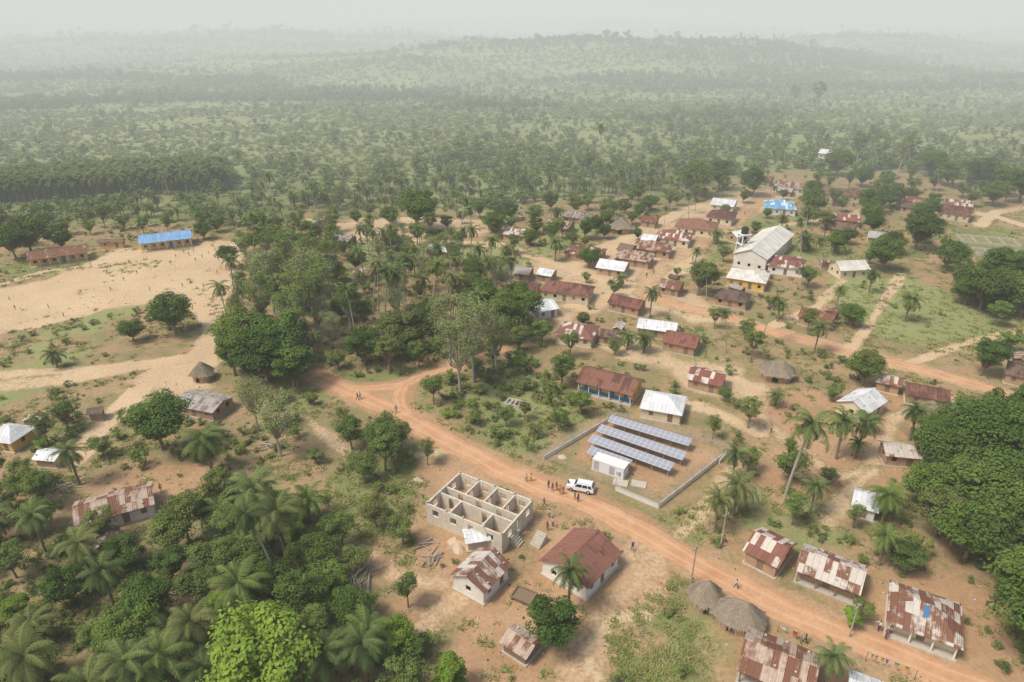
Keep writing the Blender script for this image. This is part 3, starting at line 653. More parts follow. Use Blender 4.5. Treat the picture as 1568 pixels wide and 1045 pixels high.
# water tower
c=G((1134,397)); e=empty('water_tower',(c[0],c[1],0),.3); KEEP.append((c[0],c[1],5,0,0,0)); q=[]
for sx in(-1,1):
    for sy in(-1,1): q.append(tube((sx*1.5,sy*1.5,-.3),(sx*1.3,sy*1.3,8.5),.22,.2,6))
for z in(.0,2.8,5.6):
    for k in range(4):
        a=[(-1.4,-1.4),(1.4,-1.4),(1.4,1.4),(-1.4,1.4)]; q.append(tube((*a[k],z),(*a[(k+1)%4],z+2.8),.09,.09,4)); q.append(tube((*a[k],z+2.8),(*a[(k+1)%4],z+2.8),.12,.12,4))
q.append(box(-1.7,1.7,-1.7,1.7,5.2,5.4));q.append(box(-1.7,1.7,-1.7,1.7,8.5,8.7))
obj('steel_frame',mkmesh('tf',[(np.concatenate(q),'litter')]),parent=e)
q=[]
for z in(5.41,8.71):
    for k in range(4): q.append(tube((0,0,z+k*.5),(0,0,z+k*.5+.25),1.1,1.18,16));q.append(tube((0,0,z+k*.5+.25),(0,0,z+k*.5+.5),1.18,1.1,16))
    q.append(tube((0,0,z+2.0),(0,0,z+2.4),1.1,.3,16,True))
obj('tanks',mkmesh('tanks',[(np.concatenate(q),'black')]),parent=e)
for u,v,h in[(1058,892,7),(1103,838,7),(1205,500,7),(1300,975,6)]:
    c=G((u,v)); q=[tube((0,0,-.3),(0,0,h),.13,.09,7,True),box(-.8,.8,-.05,.05,h-.7,h-.58)]+[tube((x,0,h-.58),(x,0,h-.4),.04,.03,5) for x in(-.7,0,.7)]
    obj('utility_pole',mkmesh('pole',[(np.concatenate(q),'barkpale')]),(c[0],c[1],0),.6)
# ------------------------------------------------------------------ SUV
m=NT('white_car_paint'); M['paint']=m.bsdf((.80,.80,.80),.25,.5)
m=NT('car_glass'); M['glass']=m.bsdf((.02,.025,.03),.08,.6)
m=NT('tyre_rubber'); M['tyre']=m.bsdf((.025,.025,.025),.8,.2)
m=NT('tail_lamp'); M['lamp']=m.bsdf((.5,.03,.02),.3,.5)
def suv(u,v,ang):
    c=G((u,v)); e=empty('parked_suv_car',(c[0],c[1],0),ang)
    prof=[(-2.35,.45),(-2.4,.95),(-2.15,1.08),(-1.15,1.15),(-.55,1.75),(1.95,1.80),(2.3,1.15),(2.38,.9),(2.35,.45)]
    def wd(z): return .95 if z<1.2 else .95-(z-1.2)*.30
    q=[]; N=len(prof)
    for i in range(N):
        (x0,z0),(x1,z1)=prof[i],prof[(i+1)%N]; a,b=wd(z0),wd(z1)
        q.append([(x0,-a,z0),(x1,-b,z1),(x1,b,z1),(x0,a,z0)])
    for s in(-1,1):
        q.append([(x,s*.95,z) for x,z in[(-2.35,.45),(-2.4,.95),(-1.15,1.15),(-1.15,.45)]])
        q.append([(-2.4,s*.95,.95),(-2.15,s*.95,1.08),(-1.15,s*.95,1.15),(-1.15,s*.95,1.15)])
        q.append([(x,s*.95,z) for x,z in[(-1.15,.45),(-1.15,1.15),(2.3,1.15),(2.35,.45)]])
        q.append([(2.3,s*.95,1.15),(2.38,s*.95,.9),(2.35,s*.95,.45),(2.35,s*.95,.45)])
        q.append([(-1.15,s*.95,1.15),(-.55,s*wd(1.75),1.75),(1.95,s*wd(1.8),1.8),(2.3,s*.95,1.15)])
    obj('body',mkmesh('body',[(np.array(q),'paint')]),parent=e)
    g=[]
    for s in(-1,1):
        o=.012
        for x0,x1,x2,x3 in[(-.9,.35,.35,-.48),(.45,1.3,1.3,.45),(1.4,2.1,1.85,1.4)]:
            g.append([(x0,s*(.95+o),1.2),(x1,s*(.95+o),1.2),(x2,s*(wd(1.68)+o),1.68),(x3,s*(wd(1.68)+o),1.68)])
    g.append([(-1.10,-.82,1.22),(-1.10,.82,1.22),(-.62,.72,1.70),(-.62,-.72,1.70)]); g.append([(2.30,-.8,1.24),(2.30,.8,1.24),(2.06,.72,1.70),(2.06,-.72,1.70)])
    obj('windows',mkmesh('win',[(np.array(g),'glass')]),parent=e)
    w=[]
    for x in(-1.5,1.5):
        for s in(-1,1): w.append(tube((x,s*.72,.38),(x,s*.98,.38),.38,.38,18,True))
    obj('wheels',mkmesh('wheels',[(np.concatenate(w),'tyre')]),parent=e)
    w=[]
    for x in(-1.5,1.5):
        for s in(-1,1): w.append(tube((x,s*.97,.38),(x,s*.995,.38),.2,.18,12,True))
    w.append(box(-.4,1.8,-.68,-.62,1.83,1.88));w.append(box(-.4,1.8,.62,.68,1.83,1.88));w.append(box(-2.47,-2.36,-.9,.9,.4,.62));w.append(box(2.36,2.46,-.9,.9,.4,.62))
    obj('rims_bumpers_roof_rails',mkmesh('rims',[(np.concatenate(w),'steel')]),parent=e)
    obj('tail_lamps',mkmesh('tl',[(np.concatenate([box(2.37,2.40,-.9,-.7,.8,1.1),box(2.37,2.40,.7,.9,.8,1.1)]),'lamp')]),parent=e)
suv(889,750,radians(-18))
# ------------------------------------------------------------------ people
def rampmat(name,cols,k):
    m=NT(name); r=m.n('ShaderNodeObjectInfo').outputs['Random']; r=m.math('FRACT',m.math('MULTIPLY',r,k)); cr=m.n('ShaderNodeValToRGB',{0:r}); el=cr.color_ramp; el.interpolation='CONSTANT'
    for i,c in enumerate(cols):
        if i<2: x=el.elements[i]; x.position=i/len(cols)
        else: x=el.elements.new(i/len(cols))
        x.color=(*c,1)
    return m.bsdf(cr.outputs[0],.9,.1)
M['shirt']=rampmat('shirt_cloth',[(.6,.6,.58),(.05,.10,.35),(.5,.05,.05),(.1,.1,.1),(.55,.4,.08),(.08,.25,.12)],5.7)
M['trouser']=rampmat('trouser_cloth',[(.05,.06,.12),(.03,.03,.03),(.25,.18,.10),(.12,.12,.14)],11.3)
m=NT('skin'); M['skin']=m.bsdf((.10,.05,.03),.5,.3)
m=NT('hair'); M['hair']=m.bsdf((.012,.01,.01),.8,.2)
def human(name,pose):
    lx,rx=pose.get('step',(0,0)); al,ar=pose.get('arms',((0,0),(0,0)))
    V=[];E=[];R=[]
    def v(p,r,par=None):
        V.append(p);R.append(r)
        if par is not None:E.append((par,len(V)-1))
        return len(V)-1
    pv=v((0,0,.95),.145); w=v((0,.0,1.10),.125,pv); ch=v((0,.0,1.30),.15,w); sh=v((0,0,1.44),.10,ch); nk=v((0,.01,1.52),.055,sh)
    hb=v((0,.02,1.60),.075,nk); hd=v((0,.02,1.68),.095,hb); ht=v((0,.01,1.76),.06,hd)
    hands=[]
    for s,(sw,ou) in((-1,al),(1,ar)):
        S=v((s*.17,0,1.43),.065,sh)
        a=1.43-.29*cos(sw)*cos(ou); e_=(s*(.20+.29*sin(ou)),.29*sin(sw),a); El=v(e_,.042,S)
        sw2=sw+.35; wr=(e_[0]+s*.05*1,e_[1]+.26*sin(sw2),e_[2]-.26*cos(sw2)); Wr=v(wr,.028,El); hn=(wr[0],wr[1]+.07*sin(sw2),wr[2]-.07*cos(sw2)); v(hn,.034,Wr); hands.append((hn,sw2,s))
    for s,st in((-1,lx),(1,rx)):
        hp=v((s*.10,0,.90),.095,pv); kn=(s*.11,.44*sin(st)+.03,.90-.43*cos(st)); K_=v(kn,.06,hp); s2=st-.25*abs(st) if st>0 else st-.3*abs(st)
        an=(s*.11,kn[1]+.42*sin(s2)*.9,max(.07,kn[2]-.42*cos(s2))); A_=v(an,.038,K_); v((an[0],an[1]+.15,max(.035,an[2]-.05)),.035,A_)
    me=bpy.data.meshes.new(name+'_sk'); me.from_pydata(V,E,[]); o=bpy.data.objects.new(name+'_sk',me); link(o)
    md=o.modifiers.new('s','SKIN'); md.use_smooth_shade=True
    for i,r in enumerate(R): me.skin_vertices[0].data[i].radius=(r,r*(.72 if i in(0,1,2,3) else 1))
    me.skin_vertices[0].data[0].use_root=True
    sb=o.modifiers.new('u','SUBSURF'); sb.levels=1; sb.render_levels=1
    bpy.context.view_layer.update(); ev=o.evaluated_get(bpy.context.evaluated_depsgraph_get()); m2=bpy.data.meshes.new_from_object(ev); bpy.data.objects.remove(o)
    Pv=np.zeros(len(m2.vertices)*3,np.float32); m2.vertices.foreach_get('co',Pv); Pv=Pv.reshape(-1,3)
    parts={'shirt':[], 'trouser':[], 'skin':[], 'hair':[]}
    for pl in m2.polygons:
        vs=[Pv[i] for i in pl.vertices]
        if len(vs)==3: vs.append(vs[2])
        if len(vs)>4: vs=vs[:4]
        c=pl.center; z=c.z; ax=abs(c.x)
        k='hair' if (z>1.70 or (z>1.62 and c.y<-.02)) else 'skin' if z>1.49 else ('skin' if (ax>.19 and z<1.25) or z<.10 else ('trouser' if z<.98 else 'shirt'))
        parts[k].append(np.array(vs))
    ex=[tube((0,.10,1.67),(0,.135,1.645),.012,.02,5,True)]
    for s in(-1,1): ex.append(tube((s*.085,.01,1.67),(s*.105,.0,1.67),.03,.02,6,True))
    dk=[tube((s*.035,.095,1.69),(s*.035,.11,1.69),.012,.01,5,True) for s in(-1,1)]+[box(-.03,.03,.095,.108,1.60,1.608)]
    for hn,sw,s in hands:
        for j,(ln) in enumerate((.07,.08,.078,.06)):
            b=np.array(hn)+np.array([0,(j-1.5)*.018,0]); mdp=b+np.array([0,.3*ln,-.6*ln]); ex.append(tube(b,mdp,.009,.008,4)); ex.append(tube(mdp,mdp+np.array([-s*.01,.25*ln,-.35*ln]),.008,.006,4,True))
        b=np.array(hn)+np.array([-s*.02,.02,.03]); ex.append(tube(b,b+np.array([-s*.02,.05,-.04]),.011,.007,4,True))
    parts['skin'].append(np.concatenate(ex)); parts['hair'].append(np.concatenate(dk))
    L=[(np.concatenate([np.asarray(a).reshape(-1,4,3) for a in p]),k) for k,p in parts.items() if p]
    return mkmesh(name,L)
HM=[human('person_a',{'step':(0,0),'arms':((0,.15),(0,.15))}),human('person_b',{'step':(.38,-.38),'arms':((-.4,.1),(.45,.1))}),human('person_c',{'step':(.08,-.05),'arms':((.5,.2),(1.1,.2))}),human('person_d',{'step':(-.3,.35),'arms':((.3,.1),(-.4,.1))})]
ppl=[(806,738,0),(813,737,2),(840,748,0),(846,752,2),(852,751,0),(857,756,1),(862,757,0),(880,765,2),(885,768,0),(833,775,1),(841,792,2),(846,806,0),(1126,901,1),(1060,900,0),(1355,978,0),(1362,972,2),(548,613,1),(552,611,3),(607,632,1),(590,640,0),(795,800,2),(838,812,0),(968,843,1),(1115,965,0),(1345,965,2),(1180,662,1),(1270,610,0),(1232,985,1),(247,752,0),(870,748,0),(1080,548,1),(1000,420,1),(990,425,0),(1060,400,3),(940,430,0),(1140,330,1)]
pf=[(75,472),(98,485),(15,460),(122,452),(125,450),(170,445),(190,430),(210,420),(262,405),(270,395),(280,440),(300,400),(310,395),(320,390),(330,385),(340,392),(312,440),(165,420),(140,408),(24,474),(282,388),(290,392),(297,386),(335,400),(322,415),(333,420),(345,386),(230,445),(266,383),(338,412),(198,404),(350,378),(327,379)]
for u,v,k in ppl+[(u,v,int(RNG.integers(4))) for u,v in pf]:
    c=G((u,v)); kid=.75 if v<500 and u<400 else 1.0
    obj('person',HM[k],(c[0],c[1],float(hgt(c[0],c[1]))+.02),RNG.uniform(0,6.28),kid*RNG.uniform(.94,1.05)*1.05)
# ------------------------------------------------------------------ small props
def drying_frame(u,v,a):
    c=G((u,v)); q=[box(-1.6,1.6,-1.2,-1.0,.5,.8),box(-1.6,1.6,1.0,1.2,.5,.8),box(-1.6,-1.4,-1,1,.5,.8),box(1.4,1.6,-1,1,.5,.8),box(-1.4,1.4,-1,1,.5,.56)]+[box(x-.08,x+.08,y-.08,y+.08,-.2,.5) for x in(-1.4,1.4) for y in(-1,1)]
    obj('wooden_drying_table',mkmesh('dt',[(np.concatenate(q),'wood')]),(c[0],c[1],0),a)
drying_frame(802,916,-.5)
def logs(u,v,n,L,a,name='log_pile',mat='barkpale'):
    c=G((u,v)); rng=np.random.default_rng(int(u)); q=[]
    for i in range(n):
        p=np.array([rng.normal()*.8,rng.normal()*.6,.12+.12*(i%3)]); d=rng.normal()*.5+a; l=L*rng.uniform(.6,1)/2; dv=np.array([cos(d)*l,sin(d)*l,.05]); q.append(tube(p-dv,p+dv,.1,.07,6,True))
    obj(name,mkmesh(name,[(np.concatenate(q),mat)]),(c[0],c[1],0))
logs(668,855,10,2.6,.8,'timber_pile');logs(655,835,8,2,.2,'timber_pile'); logs(540,905,9,6,1.2,'fallen_branches');logs(552,880,6,5,1.5,'fallen_branches');logs(760,830,6,2,.1,'timber_pile');logs(105,745,7,4,.3);logs(410,683,5,4,.1);logs(1265,735,5,4,.9,'timber_pile')
def pile(u,v,r,h,mat,name):
    c=G((u,v)); rng=np.random.default_rng(int(u*3+v)); n=14; V=np.zeros((6,n+1,3)); w=1+.25*rng.normal(size=n)
    for j in range(6):
        for i in range(n+1): t=i*2*pi/n; s=j/5; V[j,i]=[r*(1-s)*w[i%n]*cos(t),r*(1-s)*w[i%n]*sin(t),-.1+h*(1-(1-s)**2)]
    obj(name,mkmesh(name,[(np.stack([V[:-1,:-1],V[:-1,1:],V[1:,1:],V[1:,:-1]],2).reshape(-1,4,3),mat)]),(c[0],c[1],0))
M['sandp']=plain('heaped_sand',(.52,.40,.27),sc=2)
pile(700,835,1.8,.8,'sandp','sand_pile');pile(640,735,1.0,.4,'sandp','sand_pile');pile(862,700,1.0,.4,'sandp','sand_pile')
M['clothes']=rampmat('hung_cloth',[(.5,.08,.06),(.08,.15,.40),(.6,.55,.5),(.4,.26,.08),(.2,.35,.2)],3.1)
for a,b in[((1190,968),(1225,985)),((1325,1012),(1400,1040))]:
    a=G(a);b=G(b);d=b-a;L=float(np.hypot(*d)); e=empty('clothes_line',(a[0],a[1],0),atan2(d[1],d[0]))
    obj('posts_and_line',mkmesh('cl',[(np.concatenate([tube((0,0,-.2),(0,0,1.6),.05,.04,5),tube((L,0,-.2),(L,0,1.6),.05,.04,5),tube((0,0,1.55),(L,0,1.55),.012,.012,3)]),'wood')]),parent=e)
    x=.4
    while x<L-1:
        w_=RNG.uniform(.3,.7); hh=RNG.uniform(.9,1.2); q=[[(x,.0,1.55),(x+w_,.0,1.55),(x+w_-.04,.06,1.25),(x+.03,.05,1.25)],[(x+.03,.05,1.25),(x+w_-.04,.06,1.25),(x+w_-.05,-.03,hh-.2),(x+.05,-.02,hh-.17)]]
        obj('garment',mkmesh('g',[(np.array(q),'clothes')]),parent=e); x+=w_+RNG.uniform(.05,.9)
# ------------------------------------------------------------------ trees : surveyed individuals
TL=[('mango',270,512,12),('mango',205,522,6.5),('mango',410,585,14),('mango',360,575,12),('mango',450,592,12),('mango',250,688,12),('mango',640,352,17),('mango',50,390,14),('mango',25,396,12),('mango',95,385,11),
('mango',775,520,14),('mango',740,495,14),('mango',800,500,12),('broad',860,592,9),('mango',1068,452,10),('mango',1320,590,9),('mango',1500,575,9),('mango',1400,382,13),('mango',1350,415,12),('mango',1450,415,11),('mango',1500,475,13),('mango',1540,480,13),('mango',1520,440,12),('mango',1480,455,11),
('mango',1500,715,14),('mango',1540,800,15),('mango',1470,790,13),('mango',1565,720,15),('mango',1450,730,10),('mango',1540,890,14),('mango',1480,850,10),('mango',1580,860,16),('mango',1520,660,10),('mango',1570,650,10),('broad',1440,760,10),('mango',1430,820,10),('mango',1560,950,13),('mango',1590,1010,13),('mango',1420,780,9),
('mango',845,985,8.5),('broad',1145,655,6),('broad',1205,740,8),('broad',1145,722,6),('broad',655,712,5),('light',690,1062,7),('light',605,1010,6),('light',610,995,5),('mango',480,890,8),('mango',500,935,8),('mango',550,960,7),
('oil',88,562,7),('oil',325,722,10),('oil',122,742,7.5),('oil',345,812,9),('oil',380,870,10),('oil',440,860,10),('oil',475,800,9),('oil',400,820,10),('oil',360,780,8),('oil',380,960,11),('oil',265,1050,11),('oil',215,1070,9),('oil',565,1050,8),('oil',1280,702,9),('oil',1385,492,9),('oil',1185,622,5.5),('oil',1190,492,7),('oil',870,935,8),('oil',1122,790,9),('oil',1350,800,8),('oil',1262,1052,6),('oil',985,540,8),('oil',960,535,7),('oil',1345,865,6),('oil',1240,785,6),('oil',1230,385,9),('oil',850,400,9),('oil',950,440,6),('oil',560,1000,5),('oil',1310,700,8),('oil',1120,740,7),
('coco',1200,768,19),('coco',430,905,14),('coco',590,500,15),('coco',660,505,16),('coco',735,440,14),('coco',700,440,13),('coco',580,480,14),('coco',635,420,13),('coco',570,400,12),('coco',600,400,13),('coco',555,395,12),('coco',775,440,12),('coco',760,470,13),('coco',690,470,14),('coco',650,400,13),('coco',710,400,12),('coco',920,250,18),('coco',420,320,16),('coco',735,510,16),('coco',620,460,15),('coco',560,440,14),('coco',720,420,14),('coco',750,420,13),
('bare',430,698,17),('bare',395,660,13),('bare',450,505,21),('bare',480,480,20),('bare',420,480,18),('bare',705,605,19),('bare',725,585,20),('bare',760,565,17),('bare',690,560,18),('bare',500,370,13),('bare',610,480,15),('bare',520,330,15),('bare',400,450,15),('tall',470,520,19),('tall',500,500,18),('tall',455,540,20),('tall',430,470,18),('tall',510,440,17),('tall',450,430,17),('tall',480,450,18),('tall',410,520,18),('tall',540,520,15),('mango',620,540,13),('mango',650,530,12),('mango',560,560,11),('mango',380,545,14),('mango',430,560,14),
('broad',540,690,8),('broad',590,720,9),('broad',580,690,8),('broad',560,740,9),('broad',600,700,8),('broad',615,690,7),('broad',525,840,7),
('broad',270,850,8),('broad',160,830,7),('broad',290,830,8),('broad',340,790,8),('broad',75,680,6),('broad',105,660,6),('broad',60,770,8),('broad',20,780,7),('broad',45,755,6),
('tall',1215,160,22),('tall',1250,165,24),('tall',1340,260,22),('tall',1375,265,22),('tall',1310,255,18),('tall',1390,255,20),('tall',1330,240,20),('mango',1280,270,14),('mango',1420,270,14),('mango',1100,290,16),('mango',1060,300,17),('mango',1150,300,14),('mango',1530,300,15),('mango',1560,310,15),('mango',1240,330,12),('mango',1330,330,12),('mango',1360,320,12),('mango',1500,285,14),('mango',1450,285,13),('broad',1260,370,10),('broad',1235,440,7),('broad',1150,550,7),('broad',1140,520,6),('broad',1110,615,5),('light',1300,960,4),('broad',1385,880,6),('broad',1320,950,4),('mango',1380,870,6)]
for k,u,v,h in TL:
    c=G((u,v)); tree(k,c[0],c[1],h)
c=G((412,1085)); tree('light',c[0],c[1],13,0)
def blocked(x,y,pad=0):
    for kx,ky,r,a,hl,hw in KEEP:
        dx,dy=x-kx,y-ky
        if hl:
            lx=dx*cos(a)+dy*sin(a); ly=-dx*sin(a)+dy*cos(a)
            if abs(lx)<hl+pad and abs(ly)<hw+pad: return True
        elif dx*dx+dy*dy<(r+pad)**2: return True
    return False
PATHG=[(GP(P),w) for P,w,o in PATHS]
def onpath(x,y,pad):
    xa=np.array([x]);ya=np.array([y])
    return any(dline(P,xa,ya)[0]<w/2+pad for P,w in PATHG)
# outdoor kitchens beside houses
for c,L,a,W in done:
    if RNG.random()<.5:
        off=W/2+RNG.uniform(3,5); al=RNG.uniform(-.4,.4)*L; s=RNG.choice([-1,1,1]); p=c+np.array([cos(a)*al-sin(a)*off*s,sin(a)*al+cos(a)*off*s])
        if blocked(p[0],p[1],1.5) or onpath(p[0],p[1],2.5): continue
        l=RNG.uniform(1.4,2.4); an=a+RNG.choice([0,pi/2])+RNG.normal()*.15; dv=np.array([cos(an),sin(an)])*l
        house('kitchen_shed',p-dv,p+dv,RNG.uniform(2.4,3.6),str(RNG.choice(['rust','grey','brown','rustsilver'])),str(RNG.choice(['mud','wood'])),1.95,.5,'gable',over=.25,world=True)
BIG=G((412,1085))
def scatter(poly,mind,mixk,hs,n=4000,seed=0,pathpad=1.5):
    P=GP(poly); rng=np.random.default_rng(seed); lo=P.min(0);hi=P.max(0); pts=[]
    for _ in range(n):
        p=rng.uniform(lo,hi)
        if not inpoly(P,np.array([p[0]]),np.array([p[1]]))[0]: continue
        if (p[0]-BIG[0])**2+(p[1]-BIG[1])**2<49: continue
        if any((p[0]-a)**2+(p[1]-b)**2<mind**2 for a,b in pts): continue
        if blocked(p[0],p[1],1.2) or onpath(p[0],p[1],pathpad): continue
        pts.append((p[0],p[1])); k=rng.choice([m[0] for m in mixk],p=[m[1] for m in mixk]); f=hs.get(k,(.7,1.)); tree(str(k),p[0],p[1],BH[k]*rng.uniform(*f))
scatter([(-80,800),(110,815),(230,850),(330,790),(470,800),(520,860),(540,930),(520,970),(640,1000),(620,1120),(-150,1120)],4.8,[('mango',.18),('broad',.45),('oil',.17),('light',.10),('bush',.10)],{'mango':(.5,.85),'broad':(.45,.85),'oil':(.85,1.15),'light':(.6,1.),'bush':(.8,1.4)},7000,1,0)
scatter([(-60,740),(60,740),(100,800),(-60,810)],5,[('broad',1)],{'broad':(.5,.8)},300,2)
scatter([(335,420),(395,370),(470,345),(560,380),(640,385),(770,420),(815,470),(830,530),(760,550),(690,560),(640,570),(600,590),(520,580),(470,600),(340,560),(335,480)],6.1,[('broad',.38),('mango',.12),('coco',.22),('bare',.10),('tall',.12),('bush',.06)],{'broad':(.5,.9),'mango':(.6,.9),'coco':(.8,1.15),'bare':(.6,.9),'tall':(.65,.95),'bush':(1,1.8)},8000,3)
scatter([(640,600),(700,570),(800,530),(880,610),(910,650),(830,695),(760,690),(650,640)],4.,[('bush',.72),('broad',.28)],{'bush':(.9,1.7),'broad':(.35,.65)},2000,4)
scatter([(430,610),(490,600),(660,690),(640,740),(560,860),(480,800),(440,700)],6.5,[('bush',.55),('broad',.45)],{'bush':(.8,1.6),'broad':(.4,.75)},1200,5)
scatter([(1430,660),(1620,620),(1640,960),(1540,930),(1480,880),(1410,810)],5.4,[('mango',.55),('broad',.38),('oil',.07)],{'mango':(.7,1.3),'broad':(.5,1.)},4000,6)
scatter([(1470,415),(1568,420),(1640,500),(1568,560),(1500,500),(1450,440)],6,[('mango',.6),('broad',.4)],{'mango':(.6,1.),'broad':(.6,.9)},1500,7)
scatter([(1230,285),(1440,275),(1568,300),(1568,335),(1430,335),(1440,370),(1330,400),(1240,380),(1230,320)],10,[('mango',.45),('broad',.45),('coco',.1)],{'mango':(.7,1.15),'broad':(.7,1),'coco':(.8,1)},1500,8)
scatter([(760,330),(960,300),(1100,290),(1120,310),(960,350),(860,390),(770,380)],8,[('broad',.5),('mango',.25),('oil',.1),('coco',.15)],{'broad':(.5,.9),'mango':(.6,.95)},1500,9)
scatter([(780,380),(960,340),(1200,300),(1330,400),(1350,560),(1150,540),(860,560),(820,450)],10.5,[('broad',.32),('mango',.16),('oil',.18),('coco',.18),('bush',.16)],{'broad':(.35,.65),'mango':(.4,.75),'oil':(.6,.9),'coco':(.6,.95),'bush':(.8,1.6)},1500,10)
scatter([(1060,620),(1420,600),(1420,860),(1200,800),(1060,840),(1130,700)],7.5,[('bush',.62),('broad',.23),('oil',.15)],{'broad':(.35,.6),'bush':(.7,1.6),'oil':(.5,.9)},900,11)
scatter([(880,560),(1140,570),(1150,680),(860,690)],9,[('bush',.85),('broad',.15)],{'broad':(.3,.5),'bush':(.6,1.1)},300,12)
scatter([(500,820),(630,820),(640,930),(700,1045),(560,1045)],5.5,[('bush',.65),('broad',.35)],{'broad':(.4,.65),'bush':(.8,1.7)},600,13)
scatter([(560,335),(760,330),(770,375),(640,385),(560,380),(400,350),(380,370)],7.5,[('broad',.45),('mango',.22),('coco',.23),('bush',.1)],{'broad':(.6,.9),'mango':(.6,.95),'coco':(.8,1)},1200,14)
scatter([(-60,640),(200,640),(330,640),(340,760),(130,700),(-60,750)],8,[('bush',.65),('broad',.25),('oil',.1)],{'broad':(.4,.7),'bush':(.7,1.5),'oil':(.6,.8)},500,15)
scatter([(0,365),(200,345),(330,350),(380,360),(300,372),(140,362),(0,385)],7,[('broad',.6),('mango',.2),('bush',.2)],{'broad':(.5,.8),'mango':(.5,.9)},500,17)
scatter([(900,1000),(960,900),(1010,900),(1060,1050),(920,1060)],6,[('bush',1.)],{'bush':(.5,1.1)},120,18)
# ------------------------------------------------------------------ instanced masses
def gn_scatter(name,pts,scl,idx,protos):
    coll=bpy.data.collections.new(name+'_models')
    for i,me in enumerate(protos): o=bpy.data.objects.new('%s_%02d'%(name+'_model',i),me); coll.objects.link(o)
    n=len(pts); me=bpy.data.meshes.new(name); me.vertices.add(n); me.vertices.foreach_set('co',np.asarray(pts,np.float32).ravel())
    rot=RNG.uniform(0,6.28,n).astype(np.float32)
    a=me.attributes.new('rot','FLOAT','POINT');a.data.foreach_set('value',rot)
    a=me.attributes.new('scl','FLOAT','POINT');a.data.foreach_set('value',np.asarray(scl,np.float32))
    a=me.attributes.new('idx','INT','POINT');a.data.foreach_set('value',np.asarray(idx,np.int32))
    ob=obj(name,me); ng=bpy.data.node_groups.new(name,'GeometryNodeTree')
    ng.interface.new_socket('Geometry',in_out='INPUT',socket_type='NodeSocketGeometry');ng.interface.new_socket('Geometry',in_out='OUTPUT',socket_type='NodeSocketGeometry')
    N=ng.nodes;L=ng.links; gi=N.new('NodeGroupInput');go=N.new('NodeGroupOutput'); ip=N.new('GeometryNodeInstanceOnPoints'); ci=N.new('GeometryNodeCollectionInfo')
    ci.inputs['Collection'].default_value=coll; ci.inputs['Separate Children'].default_value=True; ci.inputs['Reset Children'].default_value=True
    def at(nm,ty): x=N.new('GeometryNodeInputNamedAttribute'); x.data_type=ty; x.inputs['Name'].default_value=nm; return x.outputs['Attribute']
    cx=N.new('ShaderNodeCombineXYZ'); L.new(at('rot','FLOAT'),cx.inputs[2]); er=N.new('FunctionNodeEulerToRotation'); L.new(cx.outputs[0],er.inputs[0])
    L.new(gi.outputs[0],ip.inputs['Points']);L.new(ci.outputs[0],ip.inputs['Instance']);ip.inputs['Pick Instance'].default_value=True
    L.new(at('idx','INT'),ip.inputs['Instance Index']);L.new(er.outputs[0],ip.inputs['Rotation']);L.new(at('scl','FLOAT'),ip.inputs['Scale']);L.new(ip.outputs[0],go.inputs[0])
    md=ob.modifiers.new('scatter','NODES'); md.node_group=ng; return ob
FP_=[broad_tree('far%d'%i,200+i,h,r,th,lf,nc,nl,ls) for i,(h,r,th,lf,nc,nl,ls) in enumerate([(7,3.8,.8,'leaffar',15,34,.8),(8.5,4.2,1.2,'leaffar',17,34,.85),(5.5,3.6,.6,'leaffar',12,34,.75),(13,4.5,4,'leaffar',16,34,.9),(2.2,2.8,.2,'leafscrub',8,26,.6),(1.6,3.0,.1,'leafscrub',8,26,.6),(3.0,2.8,.3,'leafscrub',9,28,.65)])]
FP_.append(palm('farpalm',300,6,16,4.4,True,.02)); FP_.append(palm('farcoco',301,11,14,3.8,False,.05))
rng=np.random.default_rng(55)
def gen(y0,y1,den):
    W=(.84*y1+60)*1.05; n=int((y1-y0)*2*W*den); x=rng.uniform(-W,W,n);y=rng.uniform(y0,y1,n); k=(np.abs(x)<(.84*y+40)*1.06)&(far_edge(x,y)>0); return x[k],y[k]
XS=[];YS=[];SS=[];IS=[]
for y0,y1,den,sm in[(240,420,.060,.85),(420,700,.056,.85),(700,1100,.034,1.),(1100,1800,.014,1.35),(1800,3200,.004,2.2),(3200,6000,.0008,3.5)]:
    x,y=gen(y0,y1,den)
    n=fbm(x,y*1.5,120,71,3); n2=fbm(x,y*2.6,420,77,3); f=np.clip((n*.5+n2*.5-.545)*13,0,1)
    edge=np.exp(-far_edge(x,y)/np.where(x>-70,75.,30.)); f=np.maximum(f,edge*.95)
    r=rng.random(len(x)); isT=r<f*.85+.035
    clear=fbm(x+300,y*2.,210,133,3)>.56; keep=isT|~clear|(rng.random(len(x))<.22)
    idx=np.where(isT,rng.choice([0,1,2,3],len(x),p=[.36,.22,.39,.03]),rng.choice([4,5,6],len(x),p=[.36,.44,.20]))
    pal=(fbm(x,y,60,91,2)>.66)|(rng.random(len(x))<.08); idx=np.where(pal&isT,rng.choice([7,8],len(x),p=[.7,.3]),idx)
    s=rng.uniform(.5,1.15,len(x))*sm*np.where(isT,1.,1.05); XS.append(x[keep]);YS.append(y[keep]);SS.append(s[keep]);IS.append(idx[keep])
BP=GP([(-60,292),(200,276),(345,272),(350,292),(200,300),(0,312),(-60,318)]); lo=BP.min(0);hi=BP.max(0); x=rng.uniform(lo[0],hi[0],2600);y=rng.uniform(lo[1],hi[1],2600);k=inpoly(BP,x,y); XS.append(x[k]);YS.append(y[k]);SS.append(rng.uniform(1.1,1.5,k.sum()));IS.append(np.full(k.sum(),7))
x=np.concatenate(XS);y=np.concatenate(YS);s=np.concatenate(SS);ix=np.concatenate(IS)
gn_scatter('distant_forest',np.stack([x,y,hgt(x,y)-.2],1),s,ix,FP_)
